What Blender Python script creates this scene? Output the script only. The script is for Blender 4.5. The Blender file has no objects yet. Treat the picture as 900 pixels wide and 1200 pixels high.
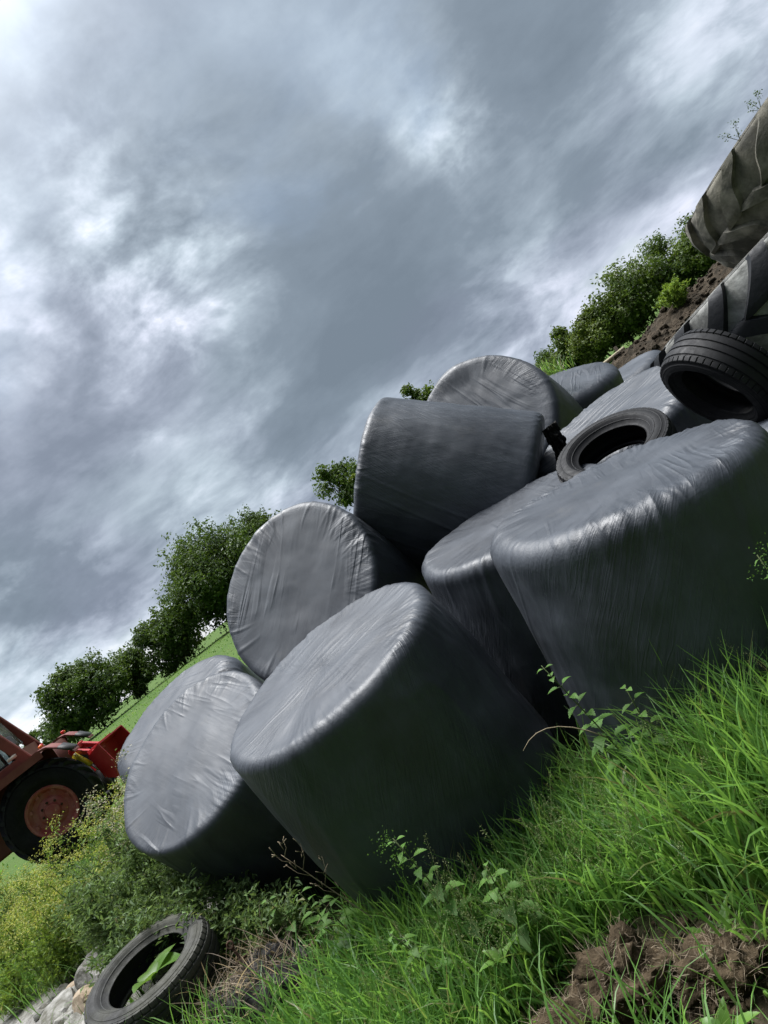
import bpy, bmesh, math, random
import numpy as np
from mathutils import Vector, Matrix, Quaternion

# positions in metres: x right, y away from the camera, z up
BALE = {
    'A': ((-2.135, 5.7, 0.853), (-0.039, -0.348, 0.937), 0.57, 1.15),
    'C': ((-0.639, 3.501, 0.737), (-0.028, -0.202, 0.979), 0.585, 1.0),
    'D': ((-1.692, 4.587, 0.68), (-0.124, -0.499, 0.858), 0.58, 1.15),
    'E': ((-0.617, 5.154, 1.173), (-0.153, -0.821, 0.55), 0.57, 1.35),
    'G': ((1.296, 6.665, 1.363), (-0.306, -0.809, 0.502), 0.63, 1.15),
    'H': ((1.98, 7.469, 0.978), (0.233, -0.307, 0.923), 0.6, 1.1),
    'I': ((3.24, 9.049, 0.525), (-0.017, -0.09, 0.996), 0.6, 1.1),
    'J': ((1.625, 5.116, 0.578), (-0.049, -0.201, 0.978), 0.62, 1.15),
    'K': ((0.471, 4.173, 0.608), (0.12, -0.14, 0.98), 0.575, 1.1),
    'L': ((0.79, 3.254, 0.532), (0.155, -0.094, 0.983), 0.61, 1.15),
    'M': ((1.832, 3.77, 0.216), (0.126, 0.055, 0.991), 0.58, 1.1),
    'N': ((2.183, 4.97, 0.192), (0.038, 0.054, 0.998), 0.56, 1.1),
    'F': ((0.482, 5.2, 1.416), (0.686, -0.226, -0.692), 0.58, 1.14),
}
TYRE = {
    'T1': ((1.203, 4.08, 1.043), (0.021, -0.396, 0.918)),
    'T2': ((1.865, 3.95, 1.032), (-0.949, -0.069, -0.308)),
    'T5': ((-2.289, 3.6, 0.5), (0.142, -0.15, 0.979)),
}
SKYDIR = {
    'd11': (0.001, 0.854, 0.521),
    'w1': (-0.109, 0.898, 0.425),
    'w2': (-0.053, 0.933, 0.355),
    'w3': (0.018, 0.783, 0.622),
    'w4': (0.014, 0.864, 0.504),
    'w5': (-0.479, 0.871, 0.108),
    'w6': (0.364, 0.88, 0.306),
    'w7': (0.361, 0.841, 0.404),
    'w8': (0.29, 0.956, 0.054),
    'w9': (0.505, 0.86, 0.071),
    'w10': (-0.127, 0.987, 0.1),
    'd1': (0.164, 0.944, 0.285),
    'd2': (-0.222, 0.921, 0.322),
    'd3': (0.503, 0.828, 0.247),
    'd4': (-0.399, 0.903, 0.161),
    'd5': (-0.31, 0.944, 0.112),
    'd6': (0.362, 0.911, 0.196),
    'd7': (0.105, 0.842, 0.529),
    'd8': (-0.008, 0.969, 0.248),
    'd9': (0.501, 0.855, 0.134),
    'w11': (0.602, 0.791, 0.109),
    'w12': (-0.271, 0.947, 0.171),
    'w13': (-0.245, 0.889, 0.386),
    'd10': (-0.1, 0.922, 0.374),
}
WHEEL = (-6.3, 10.5, 1.062)
PIN = (-1.795, 3.4, 0.446)
CLOTH = (-1.733, 3.3, 0.288)
RAG = (1.168, 4.8, 1.235)
RAIL = ((4.647, 14.0, 1.109), (5.361, 14.0, 1.105))
TUFT = (2.019, 7.0, 1.647)
SPRIG = ((3.272, 4.45, 2.09), (3.096, 4.5, 2.032))
IMPL = ((-5.775, 11.0, 1.569), (-5.536, 11.0, 0.911))
FEND = 1.5
WHEEL_R = .71


SC = bpy.context.scene
COL = SC.collection
PI = math.pi

# ------------------------------------------------------------------ numpy noise
def _hash(ix, iy, iz, seed):
    with np.errstate(over='ignore'):
        h = (ix.astype(np.uint32) * np.uint32(374761393) + iy.astype(np.uint32) * np.uint32(668265263)
             + iz.astype(np.uint32) * np.uint32(2147483647) + np.uint32(seed * 974711 + 13))
        h = (h ^ (h >> np.uint32(13))) * np.uint32(1274126177)
        h = h ^ (h >> np.uint32(16))
        h = h * np.uint32(2246822519)
        h = h ^ (h >> np.uint32(15))
    return h.astype(np.float64) / 4294967295.0

def vnoise(p, seed=0):
    """value noise in -1..1 at points p (n,3)"""
    p = np.asarray(p, float)
    i = np.floor(p).astype(np.int64)
    f = p - i
    w = f * f * f * (f * (f * 6 - 15) + 10)
    r = 0
    for dx in (0, 1):
        wx = w[:, 0] if dx else 1 - w[:, 0]
        for dy in (0, 1):
            wy = w[:, 1] if dy else 1 - w[:, 1]
            for dz in (0, 1):
                wz = w[:, 2] if dz else 1 - w[:, 2]
                r = r + wx * wy * wz * _hash(i[:, 0] + dx, i[:, 1] + dy, i[:, 2] + dz, seed)
    return r * 2 - 1

def fbm(p, seed=0, octv=4, gain=.5):
    a, s, r, t = 1.0, 1.0, 0, 0
    for k in range(octv):
        r = r + a * vnoise(np.asarray(p) * s + k * 17.3, seed + k)
        t += a
        a *= gain
        s *= 2.03
    return r / t

def sstep(a, b, x):
    t = np.clip((x - a) / (b - a), 0, 1)
    return t * t * (3 - 2 * t)

def gh(x, y):
    """height of the ground"""
    x = np.asarray(x, float); y = np.asarray(y, float)
    h = .30 * sstep(-1.1, -2.7, x) * sstep(34, 11, y)
    h = h + 1.15 * sstep(9, 46, y) * sstep(10, -8, x)
    h = h + .45 * sstep(8, 16, y) * sstep(1, 5, x)
    h = h + .17 * np.exp(-(((x + .85) / .75) ** 2 + ((y - 3.2) / .9) ** 2))
    h = h + .9 * sstep(50, 200, y)
    p = np.stack([x, y, x * 0], -1).reshape(-1, 3)
    n = (.05 * fbm(p * .9, 5, 3) + .02 * fbm(p * 4, 8, 2)).reshape(x.shape)
    return h + n

# ------------------------------------------------------------------ mesh helpers
def mesh_np(name, v, quads=None, tris=None, smooth=True, attrs=None):
    v = np.asarray(v, np.float32)
    me = bpy.data.meshes.new(name)
    nq = 0 if quads is None else len(quads)
    nt = 0 if tris is None else len(tris)
    loops = []
    if nq: loops.append(np.asarray(quads, np.int32).ravel())
    if nt: loops.append(np.asarray(tris, np.int32).ravel())
    loops = np.concatenate(loops)
    me.vertices.add(len(v)); me.vertices.foreach_set('co', v.ravel())
    me.loops.add(len(loops)); me.loops.foreach_set('vertex_index', loops)
    me.polygons.add(nq + nt)
    st = np.concatenate([np.arange(nq) * 4, nq * 4 + np.arange(nt) * 3]).astype(np.int32)
    me.polygons.foreach_set('loop_start', st)
    me.polygons.foreach_set('use_smooth', np.full(nq + nt, smooth, dtype=bool))
    if attrs:
        for an, (typ, data) in attrs.items():
            a = me.attributes.new(an, typ, 'POINT')
            a.data.foreach_set('color' if 'COLOR' in typ else 'value', np.asarray(data, np.float32).ravel())
    me.update(calc_edges=True)
    me.validate()
    return me

def obj(name, me, mat=None, parent=None, loc=None, rot=None):
    o = bpy.data.objects.new(name, me)
    COL.objects.link(o)
    if mat is not None and me is not None and not me.materials:
        me.materials.append(mat)
    if parent is not None: o.parent = parent
    if loc is not None: o.location = loc
    if rot is not None:
        o.rotation_mode = 'QUATERNION'; o.rotation_quaternion = rot
    return o

def tag(o, label=None, cat=None, group=None, kind=None):
    if label: o['label'] = label
    if cat: o['category'] = cat
    if group: o['group'] = group
    if kind: o['kind'] = kind
    return o

def empty(name, loc=(0, 0, 0), rot=None):
    o = bpy.data.objects.new(name, None)
    COL.objects.link(o); o.location = loc; o.empty_display_size = .1
    if rot is not None:
        o.rotation_mode = 'QUATERNION'; o.rotation_quaternion = rot
    return o

class MB:
    """collects pieces into one mesh"""
    def __init__(s): s.v = []; s.q = []; s.t = []; s.n = 0; s.c = []
    def add(s, v, q=None, t=None, col=None):
        v = np.asarray(v, float)
        if q is not None and len(q): s.q.append(np.asarray(q, int) + s.n)
        if t is not None and len(t): s.t.append(np.asarray(t, int) + s.n)
        s.v.append(v); s.n += len(v)
        s.c.append(np.tile(np.asarray(col if col is not None else (.5, .5, .5, 1), float), (len(v), 1)) if col is None or np.ndim(col) == 1 else np.asarray(col, float))
        return s
    def box(s, c, size, rot=None, bev=.0):
        x, y, z = [d / 2 for d in size]
        if bev > 0:
            vs = []
            b = bev
            for sx in (-1, 1):
                for sy in (-1, 1):
                    for sz in (-1, 1):
                        vs += [(sx * (x - b), sy * (y - b), sz * z), (sx * (x - b), sy * y, sz * (z - b)), (sx * x, sy * (y - b), sz * (z - b))]
            bm = bmesh.new()
            for q in vs: bm.verts.new(q)
            r = bmesh.ops.convex_hull(bm, input=bm.verts[:])
            bm.verts.ensure_lookup_table(); bm.verts.index_update()
            vv = np.array([q.co[:] for q in bm.verts]); tt = [[q.index for q in f.verts] for f in bm.faces]
            bm.free()
            tri = [t for t in tt if len(t) == 3]; qu = [t for t in tt if len(t) == 4]
        else:
            vv = np.array([(sx * x, sy * y, sz * z) for sx in (-1, 1) for sy in (-1, 1) for sz in (-1, 1)])
            qu = [(0, 1, 3, 2), (4, 6, 7, 5), (0, 4, 5, 1), (2, 3, 7, 6), (0, 2, 6, 4), (1, 5, 7, 3)]; tri = None
        if rot is not None: vv = vv @ np.array(rot).T
        return s.add(vv + np.asarray(c), qu, tri)
    def tube(s, pts, rad, n=8, cap=True, col=None):
        pts = np.asarray(pts, float); m = len(pts)
        rad = np.broadcast_to(np.asarray(rad, float), (m,))
        tg = np.gradient(pts, axis=0); tg /= np.linalg.norm(tg, axis=1)[:, None] + 1e-9
        ref = np.array([0, 0, 1.]) if abs(tg[0, 2]) < .9 else np.array([1., 0, 0])
        vs = []
        for i in range(m):
            a = np.cross(tg[i], ref); a /= np.linalg.norm(a) + 1e-9
            b = np.cross(tg[i], a); ref = np.cross(a, tg[i])
            ang = np.arange(n) * 2 * PI / n
            vs.append(pts[i] + rad[i] * (np.cos(ang)[:, None] * a + np.sin(ang)[:, None] * b))
        v = np.concatenate(vs)
        q = [(i * n + j, i * n + (j + 1) % n, (i + 1) * n + (j + 1) % n, (i + 1) * n + j) for i in range(m - 1) for j in range(n)]
        t = []
        if cap:
            v = np.concatenate([v, pts[:1], pts[-1:]])
            k = m * n
            t = [(k, (j + 1) % n, j) for j in range(n)] + [(k + 1, (m - 1) * n + j, (m - 1) * n + (j + 1) % n) for j in range(n)]
        return s.add(v, q, t, col)
    def lathe(s, prof, n=48, axis='z', close=False):
        """prof: list of (r, z)"""
        prof = np.asarray(prof, float); m = len(prof)
        th = np.arange(n) * 2 * PI / n
        v = np.stack([prof[:, None, 0] * np.cos(th), prof[:, None, 0] * np.sin(th), np.broadcast_to(prof[:, None, 1], (m, n))], -1).reshape(-1, 3)
        mm = m if close else m - 1
        q = [(i * n + j, i * n + (j + 1) % n, ((i + 1) % m) * n + (j + 1) % n, ((i + 1) % m) * n + j) for i in range(mm) for j in range(n)]
        return s.add(v, q)
    def xf(s, M):
        M = np.array(M)
        s.v = [v @ M[:3, :3].T + M[:3, 3] for v in s.v]
        return s
    def build(s, name, mat, parent=None, smooth=True, loc=None, rot=None, cols=False):
        me = mesh_np(name, np.concatenate(s.v), np.concatenate(s.q) if s.q else None, np.concatenate(s.t) if s.t else None, smooth,
                     {'tint': ('FLOAT_COLOR', np.concatenate(s.c))} if cols else None)
        return obj(name, me, mat, parent, loc, rot)

def autosmooth(o, deg=35):
    me = o.data
    bm = bmesh.new(); bm.from_mesh(me)
    for e in bm.edges:
        if len(e.link_faces) == 2 and e.calc_face_angle(0) > math.radians(deg): e.smooth = False
    bm.to_mesh(me); bm.free()
    return o

def qz(n, spin=0.0):
    return Vector((0, 0, 1)).rotation_difference(Vector(n)) @ Quaternion((0, 0, 1), spin)

# ------------------------------------------------------------------ node helpers
class NT:
    def __init__(s, mat):
        mat.use_nodes = True
        s.t = mat.node_tree; s.t.nodes.clear()
    def n(s, typ, **kw):
        nd = s.t.nodes.new(typ)
        for k, v in kw.items(): setattr(nd, k, v)
        return nd
    def put(s, sock, val):
        if isinstance(val, bpy.types.NodeSocket): s.t.links.new(val, sock)
        elif val is not None:
            if hasattr(sock.default_value, '__len__') and not hasattr(val, '__len__'):
                val = [val] * len(sock.default_value)
            if hasattr(sock.default_value, '__len__') and len(sock.default_value) == 4 and len(val) == 3: val = (*val, 1)
            sock.default_value = val
    def m(s, op, a, b=None, c=None, clamp=False):
        nd = s.n('ShaderNodeMath', operation=op, use_clamp=clamp)
        for i, x in enumerate((a, b, c)):
            if x is not None: s.put(nd.inputs[i], x)
        return nd.outputs[0]
    def vm(s, op, a, b=None, out=0):
        nd = s.n('ShaderNodeVectorMath', operation=op)
        s.put(nd.inputs[0], a)
        if b is not None:
            s.put(nd.inputs[3 if op == 'SCALE' else 1], b)
        return nd.outputs['Value' if op in ('DOT_PRODUCT', 'LENGTH') else 0]
    def xyz(s, v):
        nd = s.n('ShaderNodeSeparateXYZ'); s.put(nd.inputs[0], v); return nd.outputs
    def comb(s, x, y, z):
        nd = s.n('ShaderNodeCombineXYZ')
        for i, q in enumerate((x, y, z)): s.put(nd.inputs[i], q)
        return nd.outputs[0]
    def noise(s, vec, scale=1, detail=4, rough=.5, dist=0, out=0, typ='FBM'):
        nd = s.n('ShaderNodeTexNoise')
        try: nd.noise_type = typ
        except Exception: pass
        s.put(nd.inputs['Vector'], vec); s.put(nd.inputs['Scale'], scale); s.put(nd.inputs['Detail'], detail)
        s.put(nd.inputs['Roughness'], rough); s.put(nd.inputs['Distortion'], dist)
        return nd.outputs[out]
    def ramp(s, fac, stops, interp='LINEAR'):
        nd = s.n('ShaderNodeValToRGB'); cr = nd.color_ramp; cr.interpolation = interp
        while len(cr.elements) < len(stops): cr.elements.new(.5)
        for e, (p, c) in zip(cr.elements, stops):
            e.position = p
            e.color = (c, c, c, 1) if not hasattr(c, '__len__') else (*c[:3], 1)
        s.put(nd.inputs[0], fac)
        return nd.outputs[0]
    def mix(s, fac, a, b, mode='MIX'):
        nd = s.n('ShaderNodeMix', data_type='RGBA', blend_type=mode)
        s.put(nd.inputs[0], fac); s.put(nd.inputs[6], a); s.put(nd.inputs[7], b)
        return nd.outputs[2]
    def mapr(s, v, a, b, c=0, d=1, smooth=False):
        nd = s.n('ShaderNodeMapRange')
        if smooth: nd.interpolation_type = 'SMOOTHSTEP'
        for i, q in enumerate((v, a, b, c, d)): s.put(nd.inputs[i], q)
        return nd.outputs[0]
    def bump(s, h, strength=.5, dist=.01, normal=None):
        nd = s.n('ShaderNodeBump'); s.put(nd.inputs['Height'], h); s.put(nd.inputs['Strength'], strength); s.put(nd.inputs['Distance'], dist)
        if normal is not None: s.put(nd.inputs['Normal'], normal)
        return nd.outputs[0]
    def attr(s, name, out='Color'):
        nd = s.n('ShaderNodeAttribute'); nd.attribute_name = name; return nd.outputs[out]
    def coord(s, out='Object'):
        return s.n('ShaderNodeTexCoord').outputs[out]
    def pos(s): return s.n('ShaderNodeNewGeometry').outputs['Position']
    def out(s, sh): s.t.links.new(sh, s.n('ShaderNodeOutputMaterial').inputs['Surface'])
    def pbsdf(s, color, rough=.5, spec=.5, normal=None, metal=0, coat=0, **kw):
        nd = s.n('ShaderNodeBsdfPrincipled')
        s.put(nd.inputs['Base Color'], color); s.put(nd.inputs['Roughness'], rough); s.put(nd.inputs['Specular IOR Level'], spec)
        s.put(nd.inputs['Metallic'], metal); s.put(nd.inputs['Coat Weight'], coat)
        if normal is not None: s.put(nd.inputs['Normal'], normal)
        for k, v in kw.items(): s.put(nd.inputs[k], v)
        return nd.outputs[0]

def mat(name, build):
    m = bpy.data.materials.new(name); t = NT(m); build(t); return m

# ------------------------------------------------------------------ materials
def m_film(t):
    co = t.coord('Object'); x, y, z = t.xyz(co)
    seed = t.n('ShaderNodeObjectInfo').outputs['Random']
    r = t.m('SQRT', t.m('ADD', t.m('MULTIPLY', x, x), t.m('ADD', t.m('MULTIPLY', y, y), 1e-5)))
    cx = t.m('DIVIDE', x, r); sy = t.m('DIVIDE', y, r)
    w = t.m('SUBTRACT', r, z)
    off = t.m('MULTIPLY', seed, 37.0)
    # streaks of the stretched film: long down the side and over the end
    def streak(k, s, shear, add):
        vr = t.n('ShaderNodeVectorRotate', rotation_type='Z_AXIS')
        t.put(vr.inputs['Vector'], t.comb(cx, sy, 0)); t.put(vr.inputs['Angle'], t.m('MULTIPLY', w, shear))
        a, b, _ = t.xyz(vr.outputs[0])
        return t.comb(t.m('MULTIPLY', a, k), t.m('MULTIPLY', b, k), t.m('ADD', t.m('MULTIPLY', w, s), t.m('ADD', off, add)))
    s1 = t.noise(streak(11, 1.6, .35, 0), 1, 5, .6, .35)
    s2 = t.noise(streak(30, 3.0, -.5, 9), 1, 3, .6, .5)
    s3 = t.noise(streak(17, 2.2, .9, 21), 1, 3, .55, .8)
    rid = t.m('SUBTRACT', 1.0, t.m('MULTIPLY', t.m('ABSOLUTE', t.m('SUBTRACT', s3, .5)), 9.0), clamp=True)
    # strips crossing the end in one direction
    vr = t.n('ShaderNodeVectorRotate', rotation_type='Z_AXIS')
    t.put(vr.inputs['Vector'], co); t.put(vr.inputs['Angle'], off)
    a, b, c = a_, b_, c_ = t.xyz(vr.outputs[0])
    p1 = t.noise(t.comb(t.m('MULTIPLY', a, 2.2), t.m('MULTIPLY', b, 26), t.m('ADD', t.m('MULTIPLY', c, 2), off)), 1, 4, .6, .6)
    p2 = t.noise(t.vm('ADD', co, t.comb(off, 0, off)), 7, 4, .6, .4)
    az_ = t.m('ABSOLUTE', z)
    onend = t.mapr(az_, .46, .53, 0, 1, True)
    endm = t.m('MULTIPLY', onend, t.mapr(t.noise(t.vm('ADD', co, t.comb(off, 3, off)), 2.3, 2), .42, .6, 0, 1, True))
    rimm = t.m('MULTIPLY', t.mapr(r, .47, .55, 0, 1, True), t.mapr(az_, .43, .50, 0, 1, True))
    crk = t.noise(t.vm('ADD', co, t.comb(off, off, 5)), 19, 5, .6, .5)
    radial = t.m('SUBTRACT', 1.0, t.m('MULTIPLY', onend, t.mapr(r, .34, .56, 1, .3, True)))
    ln = t.noise(t.comb(t.m('MULTIPLY', a_, .9), t.m('MULTIPLY', b_, 8.5), t.m('ADD', c_, off)), 1, 2, .5, .5)
    lines = t.m('MULTIPLY', t.m('SUBTRACT', 1.0, t.m('MULTIPLY', t.m('ABSOLUTE', t.m('SUBTRACT', ln, .5)), 11.0), clamp=True), onend)
    big = t.noise(t.vm('ADD', co, t.comb(off, off, 0)), 1.6, 3, .5)
    calm = t.mapr(big, .36, .62, .22, 1, True)
    h = t.m('ADD', t.m('MULTIPLY', s1, .40), t.m('ADD', t.m('MULTIPLY', s2, .30), t.m('MULTIPLY', t.m('MULTIPLY', rid, calm), .20)))
    h = t.m('MULTIPLY', h, t.m('MULTIPLY', calm, radial))
    h = t.m('ADD', h, t.m('ADD', t.m('MULTIPLY', t.m('MULTIPLY', p1, endm), .16), t.m('MULTIPLY', t.m('MULTIPLY', lines, t.mapr(big, .46, .60, .05, 1, True)), .5)))
    h = t.m('ADD', h, t.m('ADD', t.m('MULTIPLY', p2, .04), t.m('MULTIPLY', t.m('MULTIPLY', rimm, crk), .42)))
    # edges of the overlapping strips of film
    ang_ = t.m('ADD', t.m('ARCTAN2', y, x), t.m('MULTIPLY', w, .22))
    saw = t.m('FRACT', t.m('ADD', t.m('MULTIPLY', ang_, 1.114), t.m('MULTIPLY', t.noise(co, 1.2, 2), .25)))
    saw2 = t.m('FRACT', t.m('ADD', t.m('MULTIPLY', ang_, -.955), t.m('ADD', t.m('MULTIPLY', w, .5), off)))
    strips = t.m('ADD', t.mapr(saw, 0, .06, 1, 0), t.m('MULTIPLY', t.mapr(saw2, 0, .05, 1, 0), .7))
    h = t.m('ADD', h, t.m('MULTIPLY', t.m('MULTIPLY', strips, t.m('SUBTRACT', 1.0, onend)), .30))
    nrm = t.bump(h, .6, .012)
    dust = t.noise(t.vm('ADD', co, t.comb(0, off, off)), 3.0, 7, .62)
    dust2 = t.noise(streak(9, 1.2, .2, 50), 1, 5, .6, .3)
    cen = t.m('SUBTRACT', 1.0, t.m('MULTIPLY', onend, t.mapr(r, .12, .42, 1, 0, True)))
    dust2 = t.m('ADD', .5, t.m('MULTIPLY', t.m('SUBTRACT', dust2, .5), cen))
    d = t.m('MULTIPLY', t.mapr(dust, .35, .7, .25, 1), t.mapr(dust2, .3, .7, .5, 1))
    colr = t.mix(d, (.025, .028, .0345), (.070, .080, .096))
    colr = t.mix(t.mapr(t.noise(t.vm('ADD', co, t.comb(off, 7, off)), 4.5, 8, .7), .60, .74, 0, .5), colr, (.075, .072, .066))
    ro = t.m('ADD', t.mapr(dust, .3, .7, .42, .55), t.mapr(dust2, .35, .65, -.05, .06))
    t.out(t.pbsdf(colr, ro, .50, nrm))

def m_rubber(base, spot, rough=.62, moss=0.0, bumpy=.6, spec=.4):
    def b(t):
        co = t.coord('Object')
        n = t.noise(co, 5, 8, .65, .3); n2 = t.noise(co, 38, 4, .6)
        c = t.mix(t.mapr(n, .42, .68), base, spot)
        if moss:
            c = t.mix(t.m('MULTIPLY', t.mapr(t.noise(co, 3.1, 7, .6), .42, .62), moss), c, (.060, .062, .030))
        t.out(t.pbsdf(c, t.mapr(n2, .3, .7, rough - .1, rough + .12), spec, t.bump(t.m('ADD', t.m('MULTIPLY', n2, .4), n), bumpy, .008)))
    return b

def m_leaf(c1, c2, trans=.35, rough=.45, attr=True, spec=.4):
    def b(t):
        tint = t.attr('tint')
        f = t.xyz(tint)[0] if attr else t.noise(t.coord('Object'), 6, 3)
        v = t.xyz(tint)[1] if attr else .5
        c = t.mix(f, c1, c2)
        if attr: c = t.mix(t.m('MULTIPLY', t.xyz(tint)[2], 1.0), c, (.23, .17, .07))
        c = t.mix(1.0, c, t.comb(t.mapr(v, 0, 1, .7, 1.3), t.mapr(v, 0, 1, .7, 1.3), t.mapr(v, 0, 1, .7, 1.3)), 'MULTIPLY')
        p = t.pbsdf(c, rough, spec)
        tr = t.n('ShaderNodeBsdfTranslucent'); t.put(tr.inputs[0], t.mix(.5, c, (c2[0] * 1.6, c2[1] * 1.5, c2[2] * .8)))
        mx = t.n('ShaderNodeMixShader'); t.put(mx.inputs[0], trans)
        t.t.links.new(p, mx.inputs[1]); t.t.links.new(tr.outputs[0], mx.inputs[2])
        t.out(mx.outputs[0])
    return b

def m_simple(c1, c2, scale=6, rough=.6, spec=.4, bump=.3, dist=.01, metal=0, detail=6, lo=.38, hi=.64):
    def b(t):
        co = t.coord('Object')
        n = t.noise(co, scale, detail, .62, .2); n2 = t.noise(co, scale * 7, 4, .6)
        c = t.mix(t.mapr(n, lo, hi), c1, c2)
        t.out(t.pbsdf(c, rough, spec, t.bump(t.m('ADD', n, t.m('MULTIPLY', n2, .35)), bump, dist), metal))
    return b

def m_ground(t):
    p = t.pos()
    mud = t.attr('mud', 'Fac'); gravel = t.attr('gravel', 'Fac'); meadow = t.attr('meadow', 'Fac')
    n = t.noise(p, 3.5, 8, .65, .3); n2 = t.noise(p, 28, 5, .65); n3 = t.noise(p, .25, 6, .6)
    soil = t.mix(t.mapr(n, .35, .65), (.024, .018, .011), (.072, .054, .035))
    soil = t.mix(t.mapr(n2, .5, .7, 0, .6), soil, (.085, .066, .047))
    under = t.mix(t.mapr(n2, .3, .7), (.016, .022, .008), (.05, .07, .018))
    field = t.mix(t.mapr(n3, .35, .65), (.045, .092, .014), (.072, .122, .021))
    field = t.mix(t.mapr(t.noise(p, 2.2, 6, .7), .45, .7, 0, .75), field, (.05, .10, .018))
    field = t.mix(t.mapr(t.noise(t.vm('MULTIPLY', p, (.25, 1.2, 1)), .8, 6, .7), .5, .68, 0, .6), field, (.10, .125, .035))
    grav = t.mix(t.mapr(t.noise(p, 30, 4, .7), .35, .65), (.12, .11, .10), (.30, .29, .27))
    c = t.mix(mud, under, soil); c = t.mix(gravel, c, grav); c = t.mix(meadow, c, field)
    h = t.m('ADD', n, t.m('MULTIPLY', n2, .5))
    t.out(t.pbsdf(c, .9, .2, t.bump(h, .9, .03)))

M = {}
def mats():
    M['film'] = mat('black_stretch_film', m_film)
    M['tread_new'] = mat('black_tyre_rubber', m_rubber((.008, .008, .009), (.016, .016, .017), .62, 0, .25, .22))
    M['rubber'] = mat('grey_tyre_rubber', m_rubber((.010, .010, .011), (.026, .026, .027), .6, 0, .35))
    M['rubber_old'] = mat('weathered_tyre_rubber', m_rubber((.022, .022, .021), (.055, .054, .050), .75, .35))
    M['tyre_lug'] = mat('tractor_lug_rubber', m_rubber((.009, .010, .012), (.018, .019, .022), .55, 0, .6, .3))
    M['tyre_mud'] = mat('dried_mud_rubber', m_rubber((.13, .13, .12), (.46, .46, .43), .88, .05, .9))
    M['tyre_moss'] = mat('mossy_old_rubber', m_rubber((.085, .080, .066), (.33, .305, .245), .85, .4, .9))
    M['grass'] = mat('grass_blade', m_leaf((.058, .158, .030), (.18, .345, .080), .48, .40))
    M['panicle'] = mat('grass_seed', m_leaf((.14, .19, .06), (.24, .27, .12), .3, .6))
    M['straw'] = mat('dry_straw', m_leaf((.11, .080, .050), (.25, .20, .135), .1, .7))
    M['tree_leaf'] = mat('tree_leaf', m_leaf((.034, .074, .014), (.105, .165, .036), .3, .5))
    M['hedge_leaf'] = mat('hedge_leaf', m_leaf((.048, .088, .014), (.125, .185, .034), .3, .5))
    M['lime_leaf'] = mat('lime_leaf', m_leaf((.08, .12, .02), (.14, .19, .035), .3, .5))
    M['blossom'] = mat('blossom', m_leaf((.50, .50, .40), (.65, .65, .55), .2, .6))
    M['nettle'] = mat('nettle_leaf', m_leaf((.042, .112, .020), (.105, .205, .042), .38, .55, spec=.25))
    M['dock'] = mat('broad_leaf', m_leaf((.07, .15, .022), (.13, .24, .045), .35, .4))
    M['weed'] = mat('feathery_weed_leaf', m_leaf((.075, .135, .045), (.16, .24, .085), .35, .55))
    M['umbel'] = mat('yellow_green_flower', m_leaf((.24, .29, .05), (.42, .42, .11), .35, .6))
    M['pale_seed'] = mat('pale_seed_spray', m_leaf((.26, .25, .15), (.40, .37, .26), .25, .65))
    M['lowgreen'] = mat('low_bright_weed', m_leaf((.095, .18, .028), (.21, .30, .052), .4, .5))
    M['bark'] = mat('bark', m_simple((.035, .028, .020), (.075, .062, .046), 9, .9, .2, .8, .02))
    M['stem'] = mat('green_stem', m_simple((.06, .09, .03), (.12, .15, .06), 12, .6, .3, .2))
    M['drystem'] = mat('dry_stem', m_simple((.20, .16, .10), (.32, .26, .17), 12, .7, .3, .2))
    M['soil'] = mat('soil_clod', m_simple((.026, .019, .011), (.098, .072, .045), 15, .95, .12, 1.0, .02))
    M['heap'] = mat('heap_soil', m_simple((.026, .021, .014), (.080, .062, .043), 5.5, .95, .15, 1.0, .06))
    M['stone'] = mat('pale_stone', m_simple((.11, .105, .085), (.40, .39, .365), 7, .9, .2, .9, .02))
    M['stone_tan'] = mat('tan_stone', m_simple((.24, .18, .12), (.40, .33, .25), 8, .85, .25, .7, .015))
    M['rust'] = mat('rusty_iron', m_simple((.030, .016, .010), (.085, .042, .026), 22, .85, .3, .6, .004))
    M['plastic'] = mat('crumpled_black_plastic', m_simple((.007, .007, .007), (.020, .018, .015), 5, .7, .2, .5, .02))
    M['red'] = mat('faded_red_paint', m_simple((.15, .034, .026), (.20, .062, .045), 3, .5, .4, .1, .003))
    M['redbright'] = mat('bright_red_paint', m_simple((.34, .014, .016), (.42, .030, .030), 4, .35, .5, .08, .002))
    M['reddark'] = mat('dark_red_paint', m_simple((.10, .030, .022), (.16, .055, .040), 4, .55, .4, .15, .003))
    M['rim'] = mat('rusty_red_rim', m_simple((.33, .060, .050), (.38, .14, .115), 6, .55, .4, .2, .003))
    M['yellow'] = mat('yellow_paint', m_simple((.62, .48, .015), (.70, .56, .04), 6, .4, .5, .08, .002))
    M['orange'] = mat('orange_reflector', m_simple((.75, .14, .01), (.8, .2, .02), 6, .25, .5, .05, .001))
    M['redlens'] = mat('red_lens', m_simple((.60, .015, .010), (.65, .03, .02), 6, .2, .5, .05, .001))
    M['dark'] = mat('dark_metal', m_simple((.012, .012, .013), (.030, .028, .026), 8, .6, .4, .3, .005))
    M['steel'] = mat('steel', m_simple((.35, .35, .35), (.5, .5, .5), 8, .35, .5, .1, .002, 1))
    M['pale'] = mat('pale_label', m_simple((.6, .55, .45), (.7, .65, .55), 8, .6, .3, .1))
    M['wood'] = mat('pale_wood', m_simple((.30, .25, .16), (.46, .40, .28), 6, .75, .3, .3))
    M['ground'] = mat('ground', m_ground)
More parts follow.
